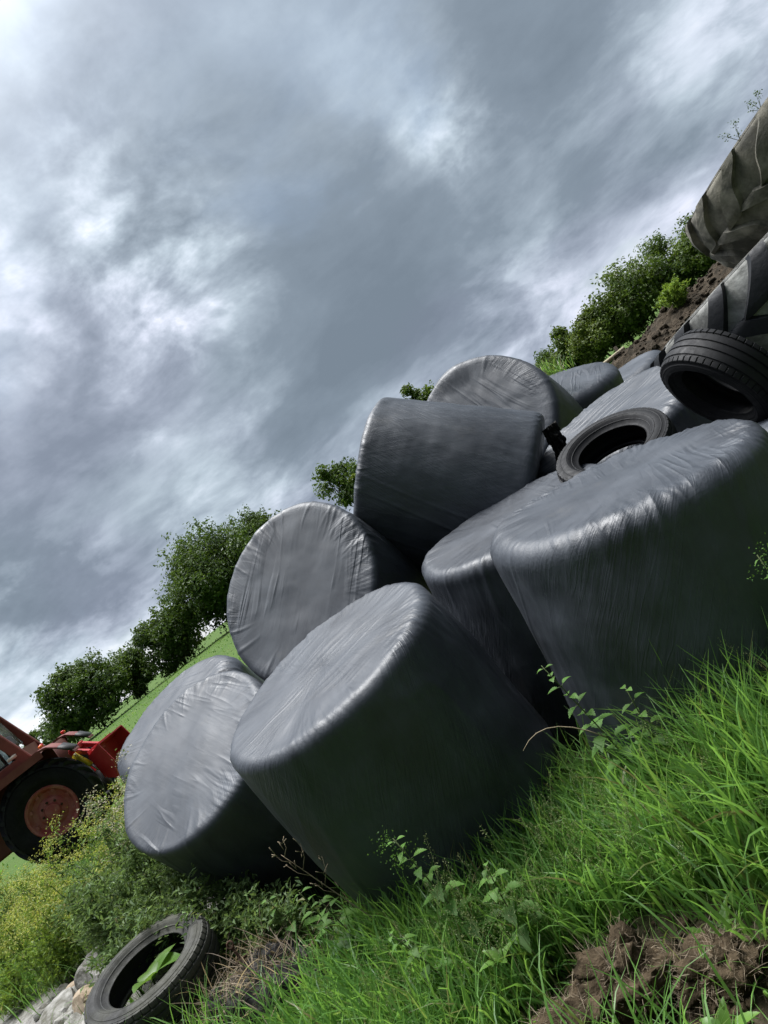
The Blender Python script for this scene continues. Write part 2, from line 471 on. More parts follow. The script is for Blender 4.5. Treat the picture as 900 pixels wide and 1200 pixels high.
    def glass(t):
        g = t.n('ShaderNodeBsdfGlass'); t.put(g.inputs['Color'], (.75, .8, .76)); t.put(g.inputs['Roughness'], .08); t.put(g.inputs['IOR'], 1.1)
        p = t.pbsdf((.35, .36, .32), .25, .5)
        mx = t.n('ShaderNodeMixShader'); t.put(mx.inputs[0], t.mapr(t.noise(t.coord('Object'), 4, 6, .6), .4, .7, .25, .55))
        t.t.links.new(g.outputs[0], mx.inputs[1]); t.t.links.new(p, mx.inputs[2]); t.out(mx.outputs[0])
    M['glass'] = mat('dusty_glass', glass)

# ------------------------------------------------------------------ sky, sun, camera
SUN_DIR = Vector((-.06, .25, .965)).normalized()

def world():
    w = bpy.data.worlds.new('World'); SC.world = w
    t = NT(w)
    d = t.vm('NORMALIZE', t.coord('Generated'))
    x, y, z = t.xyz(d)
    zc = t.m('MAXIMUM', z, 0.0)
    k = t.m('DIVIDE', 1.0, t.m('ADD', zc, .46))
    p = t.comb(t.m('MULTIPLY', x, k), t.m('MULTIPLY', y, k), 0.3)
    wn = t.vm('SUBTRACT', t.noise(p, 1.6, 3, .5, 0, 1), (.5, .5, .5))
    p2 = t.vm('ADD', p, t.vm('SCALE', wn, .22))
    n1 = t.noise(p2, 1.35, 7, .58)
    n2 = t.noise(t.vm('ADD', p2, (7.3, 2.1, 0)), 4.6, 6, .62)
    # rounded cauliflower lumps
    def billow(sc, off):
        nd = t.n('ShaderNodeTexVoronoi', feature='SMOOTH_F1')
        t.put(nd.inputs['Vector'], t.vm('ADD', t.vm('ADD', p2, t.vm('SCALE', t.vm('SUBTRACT', t.noise(p2, sc * 1.5, 4, .6, 0, 1), (.5, .5, .5)), .9 / sc)), (off, off, 0)))
        t.put(nd.inputs['Scale'], sc); t.put(nd.inputs['Detail'], 2.0); t.put(nd.inputs['Roughness'], .55); t.put(nd.inputs['Smoothness'], .55); t.put(nd.inputs['Lacunarity'], 2.3)
        nd.normalize = True
        return nd.outputs['Distance']
    bl = billow(2.6, 3.1)
    dn = t.vm('SUBTRACT', t.noise(p2, 2.8, 6, .62, 0, 1), (.5, .5, .5))
    dw = t.vm('NORMALIZE', t.vm('ADD', d, t.vm('SCALE', dn, .34)))
    val = t.m('ADD', .36, t.m('ADD', t.m('MULTIPLY', t.m('SUBTRACT', n1, .5), .80), t.m('MULTIPLY', t.m('SUBTRACT', n2, .5), .48)))
    val = t.m('ADD', val, t.m('MULTIPLY', t.m('SUBTRACT', .36, bl), .62))
    band = t.noise(t.vm('ADD', t.comb(t.m('MULTIPLY', x, 1.9), t.m('MULTIPLY', y, 1.9), t.m('MULTIPLY', z, 9.5)), t.vm('SCALE', wn, .5)), 1.5, 6, .6)
    val = t.m('ADD', val, t.m('MULTIPLY', t.m('MULTIPLY', t.m('SUBTRACT', band, .5), .75), t.mapr(z, .55, .12, .25, 1, True)))
    mixn = t.m('ADD', t.m('MULTIPLY', n1, .3), t.m('ADD', t.m('MULTIPLY', n2, .45), t.m('MULTIPLY', t.m('SUBTRACT', .6, bl), .40)))
    brk = t.mapr(mixn, .38, .56, .25, 1.4)
    for name, amp, kap in BLOBS:
        dd = t.vm('DOT_PRODUCT', dw, SKYDIR[name])
        e = t.m('EXPONENT', t.m('MULTIPLY', t.m('SUBTRACT', dd, 1.0), kap))
        if amp > 0: e = t.m('MULTIPLY', e, brk)
        val = t.m('ADD', val, t.m('MULTIPLY', e, amp))
    # thinner, brighter cloud towards the horizon
    val = t.m('ADD', val, t.m('MULTIPLY', t.mapr(z, .17, .02, 0, .20, True), t.mapr(n1, .36, .58, .25, 1.2)))
    cloud = t.ramp(val, [(0, (.165, .208, .258)), (.25, (.205, .255, .312)), (.45, (.300, .362, .430)), (.64, (.44, .520, .595)), (.82, (.62, .70, .79)), (1, (.86, .91, .95))])
    lav = t.mapr(t.noise(t.vm('ADD', p, (3, 9, 1)), 1.1, 4), .42, .60, 0, 1, True)
    cloud = t.mix(lav, cloud, t.vm('MULTIPLY', cloud, (1.04, .985, 1.03)))
    # added dimming of unseen sky behind and beside the camera, darkening bale sides
    sky_dim = t.m('MULTIPLY', t.mapr(t.m('ADD', y, t.m('MULTIPLY', t.m('ABSOLUTE', x), -.55)), .34, -.16, 0, 1, True), t.mapr(z, .90, .60, 0, .88, True))
    cloud = t.mix(sky_dim, cloud, (.05, .06, .075))
    sky = t.n('ShaderNodeTexSky', sky_type='NISHITA'); sky.sun_disc = False
    sky.sun_elevation = math.asin(SUN_DIR.z); sky.sun_rotation = math.atan2(SUN_DIR.x, SUN_DIR.y)
    blue = t.vm('SCALE', sky.outputs[0], .10)
    gap = t.m('MULTIPLY', t.mapr(t.noise(p2, 1.3, 8, .55), .56, .68, 0, .45, True), t.mapr(z, .5, .1, .25, 1))
    c = t.mix(gap, cloud, t.vm('ADD', blue, (.12, .15, .18)))
    # glow round the sun and overhead, added out of frame to lighten bale tops
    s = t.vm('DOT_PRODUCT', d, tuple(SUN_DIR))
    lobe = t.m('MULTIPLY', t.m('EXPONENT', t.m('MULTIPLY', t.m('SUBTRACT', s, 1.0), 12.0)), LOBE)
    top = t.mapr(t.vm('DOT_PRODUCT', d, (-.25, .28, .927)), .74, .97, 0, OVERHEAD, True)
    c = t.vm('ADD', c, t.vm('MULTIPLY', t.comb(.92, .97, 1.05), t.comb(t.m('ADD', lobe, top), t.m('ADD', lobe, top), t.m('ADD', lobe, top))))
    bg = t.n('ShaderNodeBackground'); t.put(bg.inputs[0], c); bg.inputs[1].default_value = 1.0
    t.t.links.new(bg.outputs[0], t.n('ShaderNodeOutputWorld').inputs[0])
    w.cycles.sampling_method = 'MANUAL'; w.cycles.sample_map_resolution = 1024
    li = bpy.data.lights.new('sun', 'SUN'); li.energy = SUN_E; li.angle = math.radians(28); li.color = (1, .985, .965)
    o = bpy.data.objects.new('sun', li); COL.objects.link(o)
    o.rotation_mode = 'QUATERNION'; o.rotation_quaternion = SUN_DIR.to_track_quat('Z', 'Y'); o.location = (-8, -2, 12)

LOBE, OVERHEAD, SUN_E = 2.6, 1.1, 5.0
BLOBS = [('w1', .66, 150), ('d11', -.34, 200), ('w2', .52, 200), ('w3', .12, 140), ('w4', .24, 160), ('w5', .22, 26), ('w6', .30, 600), ('w7', .08, 200), ('w8', .22, 160), ('w11', .26, 90),
         ('w10', .22, 160), ('w13', .04, 90), ('d1', -.20, 40), ('d2', -.20, 110), ('d3', -.20, 60), ('d4', -.46, 420), ('d5', -.44, 420), ('d6', -.14, 70), ('d7', -.20, 180), ('d10', -.22, 420), ('d8', -.10, 60)]

def camera():
    c = bpy.data.cameras.new('camera'); o = bpy.data.objects.new('camera', c); COL.objects.link(o)
    c.sensor_fit = 'VERTICAL'; c.sensor_height = 36; c.lens = 26.0; c.clip_end = 3000; c.clip_start = .05
    ph = math.radians(38); p = math.atan(11.8 / 867)
    f = Vector((0, math.cos(p), -math.sin(p))); u = Vector((0, math.sin(p), math.cos(p))); r = Vector((1, 0, 0))
    R = r * math.cos(ph) - u * math.sin(ph); U = r * math.sin(ph) + u * math.cos(ph)
    m = Matrix((R, U, -f)).transposed().to_4x4(); m.translation = (0, 0, 1.65)
    o.matrix_world = m
    SC.camera = o

# ------------------------------------------------------------------ ground
def mudmask(x, y):
    p = np.stack([x, y, x * 0], -1).reshape(-1, 3)
    n = fbm(p * 3.0, 61, 3).reshape(np.shape(x))
    e1 = ((x + .27) / .44) ** 2 + ((y - 2.10) / .30) ** 2
    e2 = ((x - .24) / .50) ** 2 + ((y - 1.76) / .34) ** 2
    return np.clip(1.6 - np.minimum(e1, e2) * 1.2 + n * .6, 0, 1)
def gravmask(x, y):
    p = np.stack([x, y, x * 0], -1).reshape(-1, 3)
    n = fbm(p * 1.5, 71, 3).reshape(np.shape(x))
    d = np.abs(y - 4.72 + .2 * (x + 3.4)) / .62
    return np.clip(1.4 - d ** 2 + n * .7, 0, 1) * sstep(-2.0, -2.5, x)

def ground():
    n = 420
    u = np.linspace(-1, 1, n)
    ax = 2.2 * np.sinh(5.6 * u) / 1.0
    ax = np.sign(u) * (1.9 * np.abs(u) * 2.2 + 600 * np.abs(u) ** 9)
    X, Y = np.meshgrid(ax, ax + 2.2)
    Z = gh(X, Y)
    mm = mudmask(X, Y); gm = gravmask(X, Y)
    p = np.stack([X, Y, X * 0], -1).reshape(-1, 3)
    Z = Z + (mm * (.035 * fbm(p * 9, 3, 4).reshape(X.shape) - .03))
    me_ = np.clip(sstep(8.5, 11, Y) + sstep(9, 12, np.abs(X)) + sstep(-1, -4, Y), 0, 1)
    idx = np.arange(n * n).reshape(n, n)
    q = np.stack([idx[:-1, :-1], idx[:-1, 1:], idx[1:, 1:], idx[1:, :-1]], -1).reshape(-1, 4)
    me = mesh_np('ground', np.stack([X, Y, Z], -1).reshape(-1, 3), q, None, True,
                 {'mud': ('FLOAT', mm), 'gravel': ('FLOAT', gm), 'meadow': ('FLOAT', me_)})
    tag(obj('ground', me, M['ground']), kind='structure')

# ------------------------------------------------------------------ bales
def bale_mesh(R, H, seed, nth=300, ns=150, corner=.13, bulge=.03, dome=.006, lump=.02, pleat=.0032, sag=0.0, lean=(0, 0)):
    h = H / 2
    a = np.linspace(0, 1, ns)
    L1, L2, L3 = R - corner, corner * PI / 2, H - 2 * corner
    tot = 2 * L1 + 2 * L2 + L3
    # denser samples round the shoulders
    w = 1 + 1.6 * (np.exp(-((a * tot - (L1 + L2 / 2)) / .12) ** 2) + .6 * np.exp(-((a * tot - (tot - L1 - L2 / 2)) / .12) ** 2))
    s = np.cumsum(w); s = (s - s[0]) / (s[-1] - s[0]) * tot
    r = np.zeros(ns); z = np.zeros(ns); nr = np.zeros(ns); nz = np.zeros(ns)
    for i, q in enumerate(s):
        if q < L1: r[i], z[i], nr[i], nz[i] = q, h, 0, 1
        elif q < L1 + L2:
            t = (q - L1) / corner; r[i], z[i], nr[i], nz[i] = R - corner + corner * math.sin(t), h - corner + corner * math.cos(t), math.sin(t), math.cos(t)
        elif q < L1 + L2 + L3: r[i], z[i], nr[i], nz[i] = R, h - corner - (q - L1 - L2), 1, 0
        elif q < L1 + 2 * L2 + L3:
            t = (q - L1 - L2 - L3) / corner; r[i], z[i], nr[i], nz[i] = R - corner + corner * math.cos(t), -h + corner - corner * math.sin(t), math.cos(t), -math.sin(t)
        else: r[i], z[i], nr[i], nz[i] = max(tot - q, 0), -h, 0, -1
    th = np.arange(nth) * 2 * PI / nth
    rr = np.maximum(r, .002)
    C, S = np.cos(th), np.sin(th)
    P = np.stack([rr[:, None] * C, rr[:, None] * S, np.broadcast_to(z[:, None], (ns, nth))], -1)
    N = np.stack([nr[:, None] * C, nr[:, None] * S, np.broadcast_to(nz[:, None], (ns, nth))], -1)
    F = P.reshape(-1, 3)
    # radial position and arc as noise coordinates
    sc = np.broadcast_to(s[:, None], (ns, nth)).reshape(-1)
    cs = np.stack([np.broadcast_to(C, (ns, nth)).reshape(-1), np.broadcast_to(S, (ns, nth)).reshape(-1)], -1)
    rim1 = np.exp(-((sc - (L1 + L2 * .5)) / .12) ** 2); rim2 = np.exp(-((sc - (tot - L1 - L2 * .5)) / .12) ** 2)
    rim = rim1 + rim2
    rf = np.broadcast_to(np.clip(rr / R, 0, 1)[:, None], (ns, nth)).reshape(-1)
    d = lump * fbm(F * 1.7, seed, 3) + .004 * fbm(F * 5.0, seed + 9, 3)
    def ang(k, sz, sd, twist=0):
        c2 = cs[:, 0] * np.cos(twist * sc) - cs[:, 1] * np.sin(twist * sc); s2 = cs[:, 0] * np.sin(twist * sc) + cs[:, 1] * np.cos(twist * sc)
        return vnoise(np.stack([c2 * k, s2 * k, sc * sz + sd], -1), seed + int(sd))
    pl = 1 - np.abs(ang(9, 1.6, 3, .35)) * 2.0
    pl2 = 1 - np.abs(ang(20, 2.2, 7, -.5)) * 2.0
    patch = sstep(-.25, .45, ang(1.6, .8, 15))
    d = d + rim * pleat * (.7 * pl + .45 * pl2) * (.08 + .92 * patch)
    d = d + (.0016 * pl * patch + .0010 * pl2 * patch) * sstep(.55, .9, rf) * (1 - rim.clip(0, 1) * .5)
    # the odd slack fold where the film was not pulled tight
    fold = np.clip(1 - np.abs(ang(3.1, .7, 23, .5)) * 9, 0, 1)
    d = d + .004 * fold * sstep(.6, .9, rf)
    P = P.reshape(-1, 3) + N.reshape(-1, 3) * d[:, None]
    zz = P[:, 2] / h
    g = 1 + bulge * (1 - (zz + .35) ** 2 / 1.82)
    P[:, 0] *= g; P[:, 1] *= g
    P[:, 2] += np.where(zz > 0, 1, -1) * dome * (1 - rf ** 2) * (np.abs(zz) > .6)
    P[:, 0] += lean[0] * P[:, 2]; P[:, 1] += lean[1] * P[:, 2]
    # out-of-round
    e = 1 + .035 * math.sin(seed * 1.7); P[:, 0] *= e; P[:, 1] /= e
    i = np.arange(ns * nth).reshape(ns, nth)
    q = np.stack([i[:-1], i[1:], np.roll(i[1:], -1, 1), np.roll(i[:-1], -1, 1)], -1).reshape(-1, 4)
    return P, q

def bale(key, label, seed, spin=0.0, group='black wrapped bales heaped in the pile', **kw):
    c, n, R, H = BALE[key]
    P, q = bale_mesh(R, H, seed, **kw)
    rot = qz(n, spin)
    m = np.array(rot.to_matrix())
    W = P @ m.T + np.array(c)
    # weight of the bale flattens it on the soil
    g = gh(W[:, 0], W[:, 1]) - .04
    low = W[:, 2] < g
    W[low, 2] = g[low]
    P = (W - np.array(c)) @ m
    me = mesh_np('silage_bale', P, q)
    o = obj('silage_bale', me, M['film'], None, c, rot)
    return tag(o, label, 'bale', group)

def bales():
    hi = dict(nth=520, ns=240)
    bale('C', 'black upright bale leaning forward in the middle of the front row', 11, .6, corner=.05, lump=.026, bulge=.07, **hi)
    bale('D', 'black bale at the left end of the front row, grey top tipped furthest over', 23, 2.2, corner=.042, lump=.02, **hi)
    bale('L', 'broad black bale at the right end of the front row, standing in the tall grass', 37, 1.1, corner=.075, lump=.03, bulge=.06, pleat=.008, **hi)
    bale('K', 'upright black bale wedged behind between the two big front row bales', 41, .3, corner=.06, **hi)
    bale('E', 'bale on its side with its round grey end facing the camera above the front row', 53, .9, corner=.035, lump=.016, **hi)
    bale('F', 'bale lying on its side across the top of the pile, long streaked side showing', 67, .4, corner=.055, lump=.018, bulge=.015, **hi)
    bale('G', 'rear top bale with round end, behind the bale lying on its side', 71, 1.9, corner=.04)
    bale('H', 'bale behind the pile with a tuft of dry grass growing on it', 83, .2, corner=.10)
    bale('I', 'small looking dark bale furthest back, beside the pale rail', 97, .2, corner=.14)
    bale('J', 'wide draped bale with smooth pale top behind the car tyre', 101, 2.6, corner=.08, pleat=.009, lump=.03, **hi)
    bale('M', 'dark rounded bale cut off by the right edge below the leaning car tyre', 113, 2.6, corner=.19)
    bale('N', 'partly hidden bale under the leaning car tyre and the tractor tyres', 127, 2.6, corner=.15)
    bale('A', 'pale looking bale behind the leftmost tipped bale, nearest the red tractor', 139, 1.4, corner=.12, lump=.035, pleat=.009, **hi)

# ------------------------------------------------------------------ tyres
def car_tyre(name, c, n, R, r, W, label, mt, mc, spin=0, grooves=4, group='loose tyres lying on and round the bales'):
    root = tag(empty(name, c, qz(n, spin)), label, 'tyre', group)
    h = W / 2; wall = .012
    nt = 200
    # tread: across the width, with grooves cut in
    tr = MB()
    k = 60
    zz = np.linspace(-h * .86, h * .86, k)
    prof = []
    for z in zz:
        q = R - .022 * (abs(z) / h) ** 2.6 - .0
        for gk in range(grooves):
            gz = (-.6 + 1.2 * gk / (grooves - 1)) * h
            if abs(z - gz) < .0052: q -= .007
        prof.append((q, z))
    prof = [(prof[0][0] - .02, -h * .90)] + prof + [(prof[-1][0] - .02, h * .90)]
    prof = np.array(prof)
    th = np.arange(nt * 2) * 2 * PI / (nt * 2)
    RR = np.broadcast_to(prof[:, 0:1], (len(prof), nt * 2)).copy()
    zc = prof[:, 1]
    # shoulder blocks
    sh = (np.abs(zc) > h * .62)
    cut = ((np.arange(nt * 2) % 8) < 1)
    RR[np.ix_(np.where(sh)[0], np.where(cut)[0])] -= .006
    v = np.stack([RR * np.cos(th), RR * np.sin(th), np.broadcast_to(zc[:, None], RR.shape)], -1).reshape(-1, 3)
    i = np.arange(RR.size).reshape(RR.shape)
    q = np.stack([i[:-1], np.roll(i[:-1], -1, 1), np.roll(i[1:], -1, 1), i[1:]], -1).reshape(-1, 4)
    tr.add(v, q)
    autosmooth(tr.build('tread', mt, root), 40)
    # casing: both side walls, beads and the hollow inside
    p = []
    hs = R - r
    for t in np.linspace(0, 1, 14):
        rad = R - .030 - (hs - .030) * t
        z = h * (.90 + .12 * math.sin(PI * min(t * 1.15, 1)) - .28 * max(t - .55, 0) / .45)
        p.append((rad, z))
    for t in (.12, .3, .5): p.insert(0, (R - .028 + .004 * t, h * .90))
    p.append((r - .006, h * .60)); p.append((r + .004, h * .53))
    for t in np.linspace(0, 1, 10):
        rad = r + .012 + (hs - .012 - .03) * math.sin(t * PI / 2)
        z = h * (.53 + .30 * math.sin(t * PI) - .0) * (1 - .15 * t) if t < .9 else h * .5
        p.append((rad, z))
    p = [(a, b) for a, b in p]
    full = p + [(a, -b) for a, b in reversed(p)]
    # small ring ribs on the wall
    ca = MB(); ca.lathe(full, 128)
    for rad in (.35, .62, .8):
        rr = R - hs * rad; zz_ = h * 1.0
        for sgn in (1, -1):
            zo = np.interp(rr, [q[0] for q in reversed(p[3:17])], [q[1] for q in reversed(p[3:17])])
            ca.lathe([(rr + .004, sgn * (zo - .002)), (rr + .002, sgn * (zo + .0018)), (rr - .002, sgn * (zo + .0018)), (rr - .004, sgn * (zo - .002))][::sgn], 128)
    ca.build('casing', mc, root)
    return root

def tractor_tyre(parent, R, r, W, lugs, lug_h, m_carc, m_lug, slant=.30, worn=0.0, seed=1, wide=1.0):
    """carcass and lugs as two parts of parent, axis along z"""
    h = W / 2
    p = []
    for z in np.linspace(-h * .92, h * .92, 25): p.append((R - lug_h - .07 * R * (abs(z) / h) ** 2.4, z))
    for t in np.linspace(.06, 1, 12):
        rad = p[24][0] - (p[24][0] - r) * t
        p.append((rad, h * (.92 + .10 * math.sin(PI * min(t * 1.1, 1)) - .25 * max(t - .6, 0) / .4)))
    inner = [(r, h * .55)] + [(r + (R - r - .12) * math.sin(t * PI / 2), h * (.60 + .18 * math.sin(t * PI)) * (1 - .2 * t)) for t in np.linspace(0.05, 1, 8)]
    side = p[25:] + inner
    full = p + side[0:] + [(a, -b) for a, b in reversed(side)]
    MB().lathe(full, 128, close=True).build('casing', m_carc, parent)
    lb = MB()
    rng = np.random.default_rng(seed)
    for sgn in (1, -1):
        for k in range(lugs):
            t0 = 2 * PI * (k + (.5 if sgn > 0 else 0)) / lugs + rng.normal(0, .006)
            m = 12
            prev = []
            vs = []
            for j in range(m):
                f = j / (m - 1)                               # 0 at centre line, 1 at shoulder
                z = sgn * h * (-.06 + 1.04 * f)
                th = t0 + slant * (1 - (1 - f) ** 1.25) + worn * .16 * math.sin(f * 7.0 + 1.2 * sgn) * (.4 + .6 * f)
                Rb = R - lug_h - .07 * R * (min(abs(z) / h, 1)) ** 2.4
                hh = lug_h * (1 - worn * (.5 + .5 * rng.random())) * (1 if 0 < j < m - 1 else .75)
                wd = (.052 + .026 * (1 - f)) * (1 - .25 * worn) * wide / R / 1.6
                for (dt, dh) in ((-wd * 1.35, -.012), (-wd, hh), (wd, hh), (wd * 1.35, -.012)):
                    vs.append(((Rb + dh) * math.cos(th + dt), (Rb + dh) * math.sin(th + dt), z))
            q = []
            for j in range(m - 1):
                for a in range(3): q.append((j * 4 + a, j * 4 + a + 1, j * 4 + a + 5, j * 4 + a + 4))
            q += [(0, 3, 2, 1), ((m - 1) * 4, (m - 1) * 4 + 1, (m - 1) * 4 + 2, (m - 1) * 4 + 3)]
            if sgn < 0: q = [tuple(reversed(f_)) for f_ in q]
            lb.add(vs, q)
    o = lb.build('tread_lugs', m_lug, parent)
    autosmooth(o, 40)
    return o

def tyres():
    c, n = TYRE['T1']
    car_tyre('car_tyre', c, n, .335, .20, .21, 'car tyre lying flat in the dip behind the broad right front bale', M['tread_new'], M['tread_new'])
    c, n = TYRE['T2']
    car_tyre('car_tyre', c, n, .325, .205, .235, 'car tyre propped up against the lug tread tyre, hollow side turned down', M['tread_new'], M['tread_new'], grooves=4)
    c, n = TYRE['T5']
    car_tyre('van_tyre', c, n, .335, .21, .19, 'worn mossy tyre on the stones at the foot of the weeds with leaf inside', M['rubber_old'], M['rubber_old'])
    root = tag(empty('lugged_tyre', STACK[0][0], qz(STACK[0][1], .13)), 'big tractor tyre with bold dark lugs lying under the brown one', 'tyre', 'tractor tyres stacked at the right edge')
    tractor_tyre(root, .86, .50, .52, 15, .062, M['tyre_mud'], M['tyre_lug'], .34, wide=1.75)
    root = tag(empty('lugged_tyre', STACK[1][0], qz(STACK[1][1], .5)), 'old brown tractor tyre with worn wavy lugs on top of the stack', 'tyre', 'tractor tyres stacked at the right edge')
    tractor_tyre(root, .80, .46, .54, 14, .052, M['tyre_moss'], M['tyre_moss'], .36, .3, 3, wide=1.8)
    root = tag(empty('lugged_tyre', STACK[2][0], qz(STACK[2][1], .2)), 'pale muddy tractor tyre at the bottom of the stack', 'tyre', 'tractor tyres stacked at the right edge')
    tractor_tyre(root, .84, .48, .50, 18, .035, M['tyre_moss'], M['tyre_mud'], .34, .2, 5)

STACK = [((2.96, 5.10, 1.13), (-.15, .17, 1)), ((3.66, 5.02, 1.82), (-.27, .2, 1)), ((3.2, 5.15, .60), (-.05, .02, 1))]

# ------------------------------------------------------------------ leaves and plants
def leaf_quads(rng, cen, nrm, size, asp=.55, fold=.15):
    """diamond leaves: centre, facing, length"""
    n = len(cen)
    nrm = nrm / (np.linalg.norm(nrm, axis=1)[:, None] + 1e-9)
    t = rng.normal(size=(n, 3)); t -= (t * nrm).sum(1)[:, None] * nrm; t /= np.linalg.norm(t, axis=1)[:, None] + 1e-9
    b = np.cross(nrm, t)
    s = size[:, None]
    v = np.stack([cen - t * s * .5, cen + b * s * asp * .5 + nrm * s * fold - t * s * .05, cen + t * s * .5, cen - b * s * asp * .5 + nrm * s * fold - t * s * .05], 1)
    q = np.arange(n * 4).reshape(n, 4)
    return v.reshape(-1, 3), q

def tint_cols(rng, n, per, f=None, brown=0.0):
    c = np.zeros((n, 4)); c[:, 0] = rng.random(n) if f is None else np.clip(f, 0, 1); c[:, 1] = rng.random(n); c[:, 2] = (rng.random(n) < brown) * rng.random(n); c[:, 3] = 1
    return np.repeat(c, per, 0)

def tree(label, x, y, height, width, base=.12, seed=1, leaf=.2, n=9000, mt='tree_leaf', name='tree', cat='tree', group=None, clumps=26, trunk=True, blossom=0, sparse=0.0, depth=None, fat=1.0):
    rng = np.random.default_rng(seed)
    z0 = float(gh(x, y)) - .05
    root = tag(empty(name, (x, y, z0)), label, cat, group)
    dw = depth or width * .8
    # clump centres fill the crown unevenly
    cc = []
    while len(cc) < clumps:
        p = rng.uniform(-1, 1, 3)
        if np.linalg.norm(p) > 1: continue
        lim = 1 - .35 * max(p[2], 0)
        cc.append((p[0] * width * .40 * lim, p[1] * dw * .40 * lim, height * (base + (1 - base) * (.5 + .42 * p[2]))))
    cc = np.array(cc)
    cr = rng.uniform(.09, .23, clumps) * width * .9 * fat * (1 - .3 * sparse)
    m = n // clumps
    V, Q, Cc = [], [], []
    cen = []; nr = []; tn = []
    for k in range(clumps):
        u = rng.normal(size=(m, 3)); u /= np.linalg.norm(u, axis=1)[:, None]
        rad = rng.random(m) ** .38
        lumpy = 1 + .45 * vnoise(u * 2.2 + k * 7, seed)
        p = cc[k] + u * (rad * lumpy)[:, None] * cr[k] * np.array([1, 1, .8])
        cen.append(p); nr.append(u + rng.normal(0, .55, (m, 3)) + np.array([0, 0, .35]))
        tn.append(np.clip(.5 + .34 * rng.normal() + .2 * rng.normal(size=m), 0, 1))
    # twigs that break the outline
    nt_ = int(n / 130)
    j = rng.integers(0, clumps, nt_); u = rng.normal(size=(nt_, 3)); u[:, 2] += .35; u /= np.linalg.norm(u, axis=1)[:, None]
    kk = 22
    ext = rng.uniform(.95, 1.42, nt_)
    f_ = rng.uniform(.72, 1.0, (nt_, kk))
    tip = cc[j][:, None, :] + u[:, None, :] * (cr[j] * ext)[:, None, None] * f_[..., None] + rng.normal(0, 1, (nt_, kk, 3)) * (leaf * .75)
    cen.append(tip.reshape(-1, 3)); nr.append(rng.normal(0, 1, (nt_ * kk, 3)) + (0, 0, .6)); tn.append(np.repeat(rng.random(nt_), kk))
    cen = np.concatenate(cen); nr = np.concatenate(nr); tn = np.concatenate(tn)
    ok = cen[:, 2] > .03
    cen, nr, tn = cen[ok], nr[ok], tn[ok]
    sz = leaf * rng.uniform(.45, 1.5, len(cen))
    v, q = leaf_quads(rng, cen, nr, sz)
    me = mesh_np('crown', v, q, None, False, {'tint': ('FLOAT_COLOR', tint_cols(rng, len(cen), 4, tn))})
    obj('crown', me, M[mt], root)
    tb = MB()
    th = height * (base + .35)
    bend = rng.normal(0, .04 * width, (5, 2))
    pts = [(bend[i, 0] * i / 4, bend[i, 1] * i / 4, th * i / 4) for i in range(5)]
    r0 = max(.03, .022 * height)
    tb.tube(pts, np.linspace(r0, r0 * .5, 5), 8)
    for k in range(min(clumps, 14)):
        s = np.array(pts[rng.integers(2, 5)]); e = cc[k]
        mid = (s + e) / 2 + rng.normal(0, .05 * width, 3)
        tb.tube([s, mid, e], [r0 * .4, r0 * .25, r0 * .1], 5)
    tb.build('trunk', M['bark'], root)
    if blossom:
        jj = rng.choice(len(cen), blossom)
        nb = 5
        ce = np.repeat(cen[jj], nb, 0) + rng.normal(0, leaf * .45, (blossom * nb, 3))
        v, q = leaf_quads(rng, ce, rng.normal(size=ce.shape) + np.array([0, -1.0, .8]), np.full(len(ce), leaf * .55))
        me = mesh_np('blossom', v, q, None, False, {'tint': ('FLOAT_COLOR', tint_cols(rng, len(ce), 4))})
        obj('blossom', me, M['blossom'], root)
    return root

def px_tree(label, a, top, Y, wpx, **kw):
    """a, top: level angles in 1/867 of the distance; gives the world position and size"""
    x = a / 867 * Y
    z0 = float(gh(x, Y))
    tree(label, x, Y, (1.65 + top / 867 * Y - z0) * 1.04, wpx / 867 * Y, **kw)

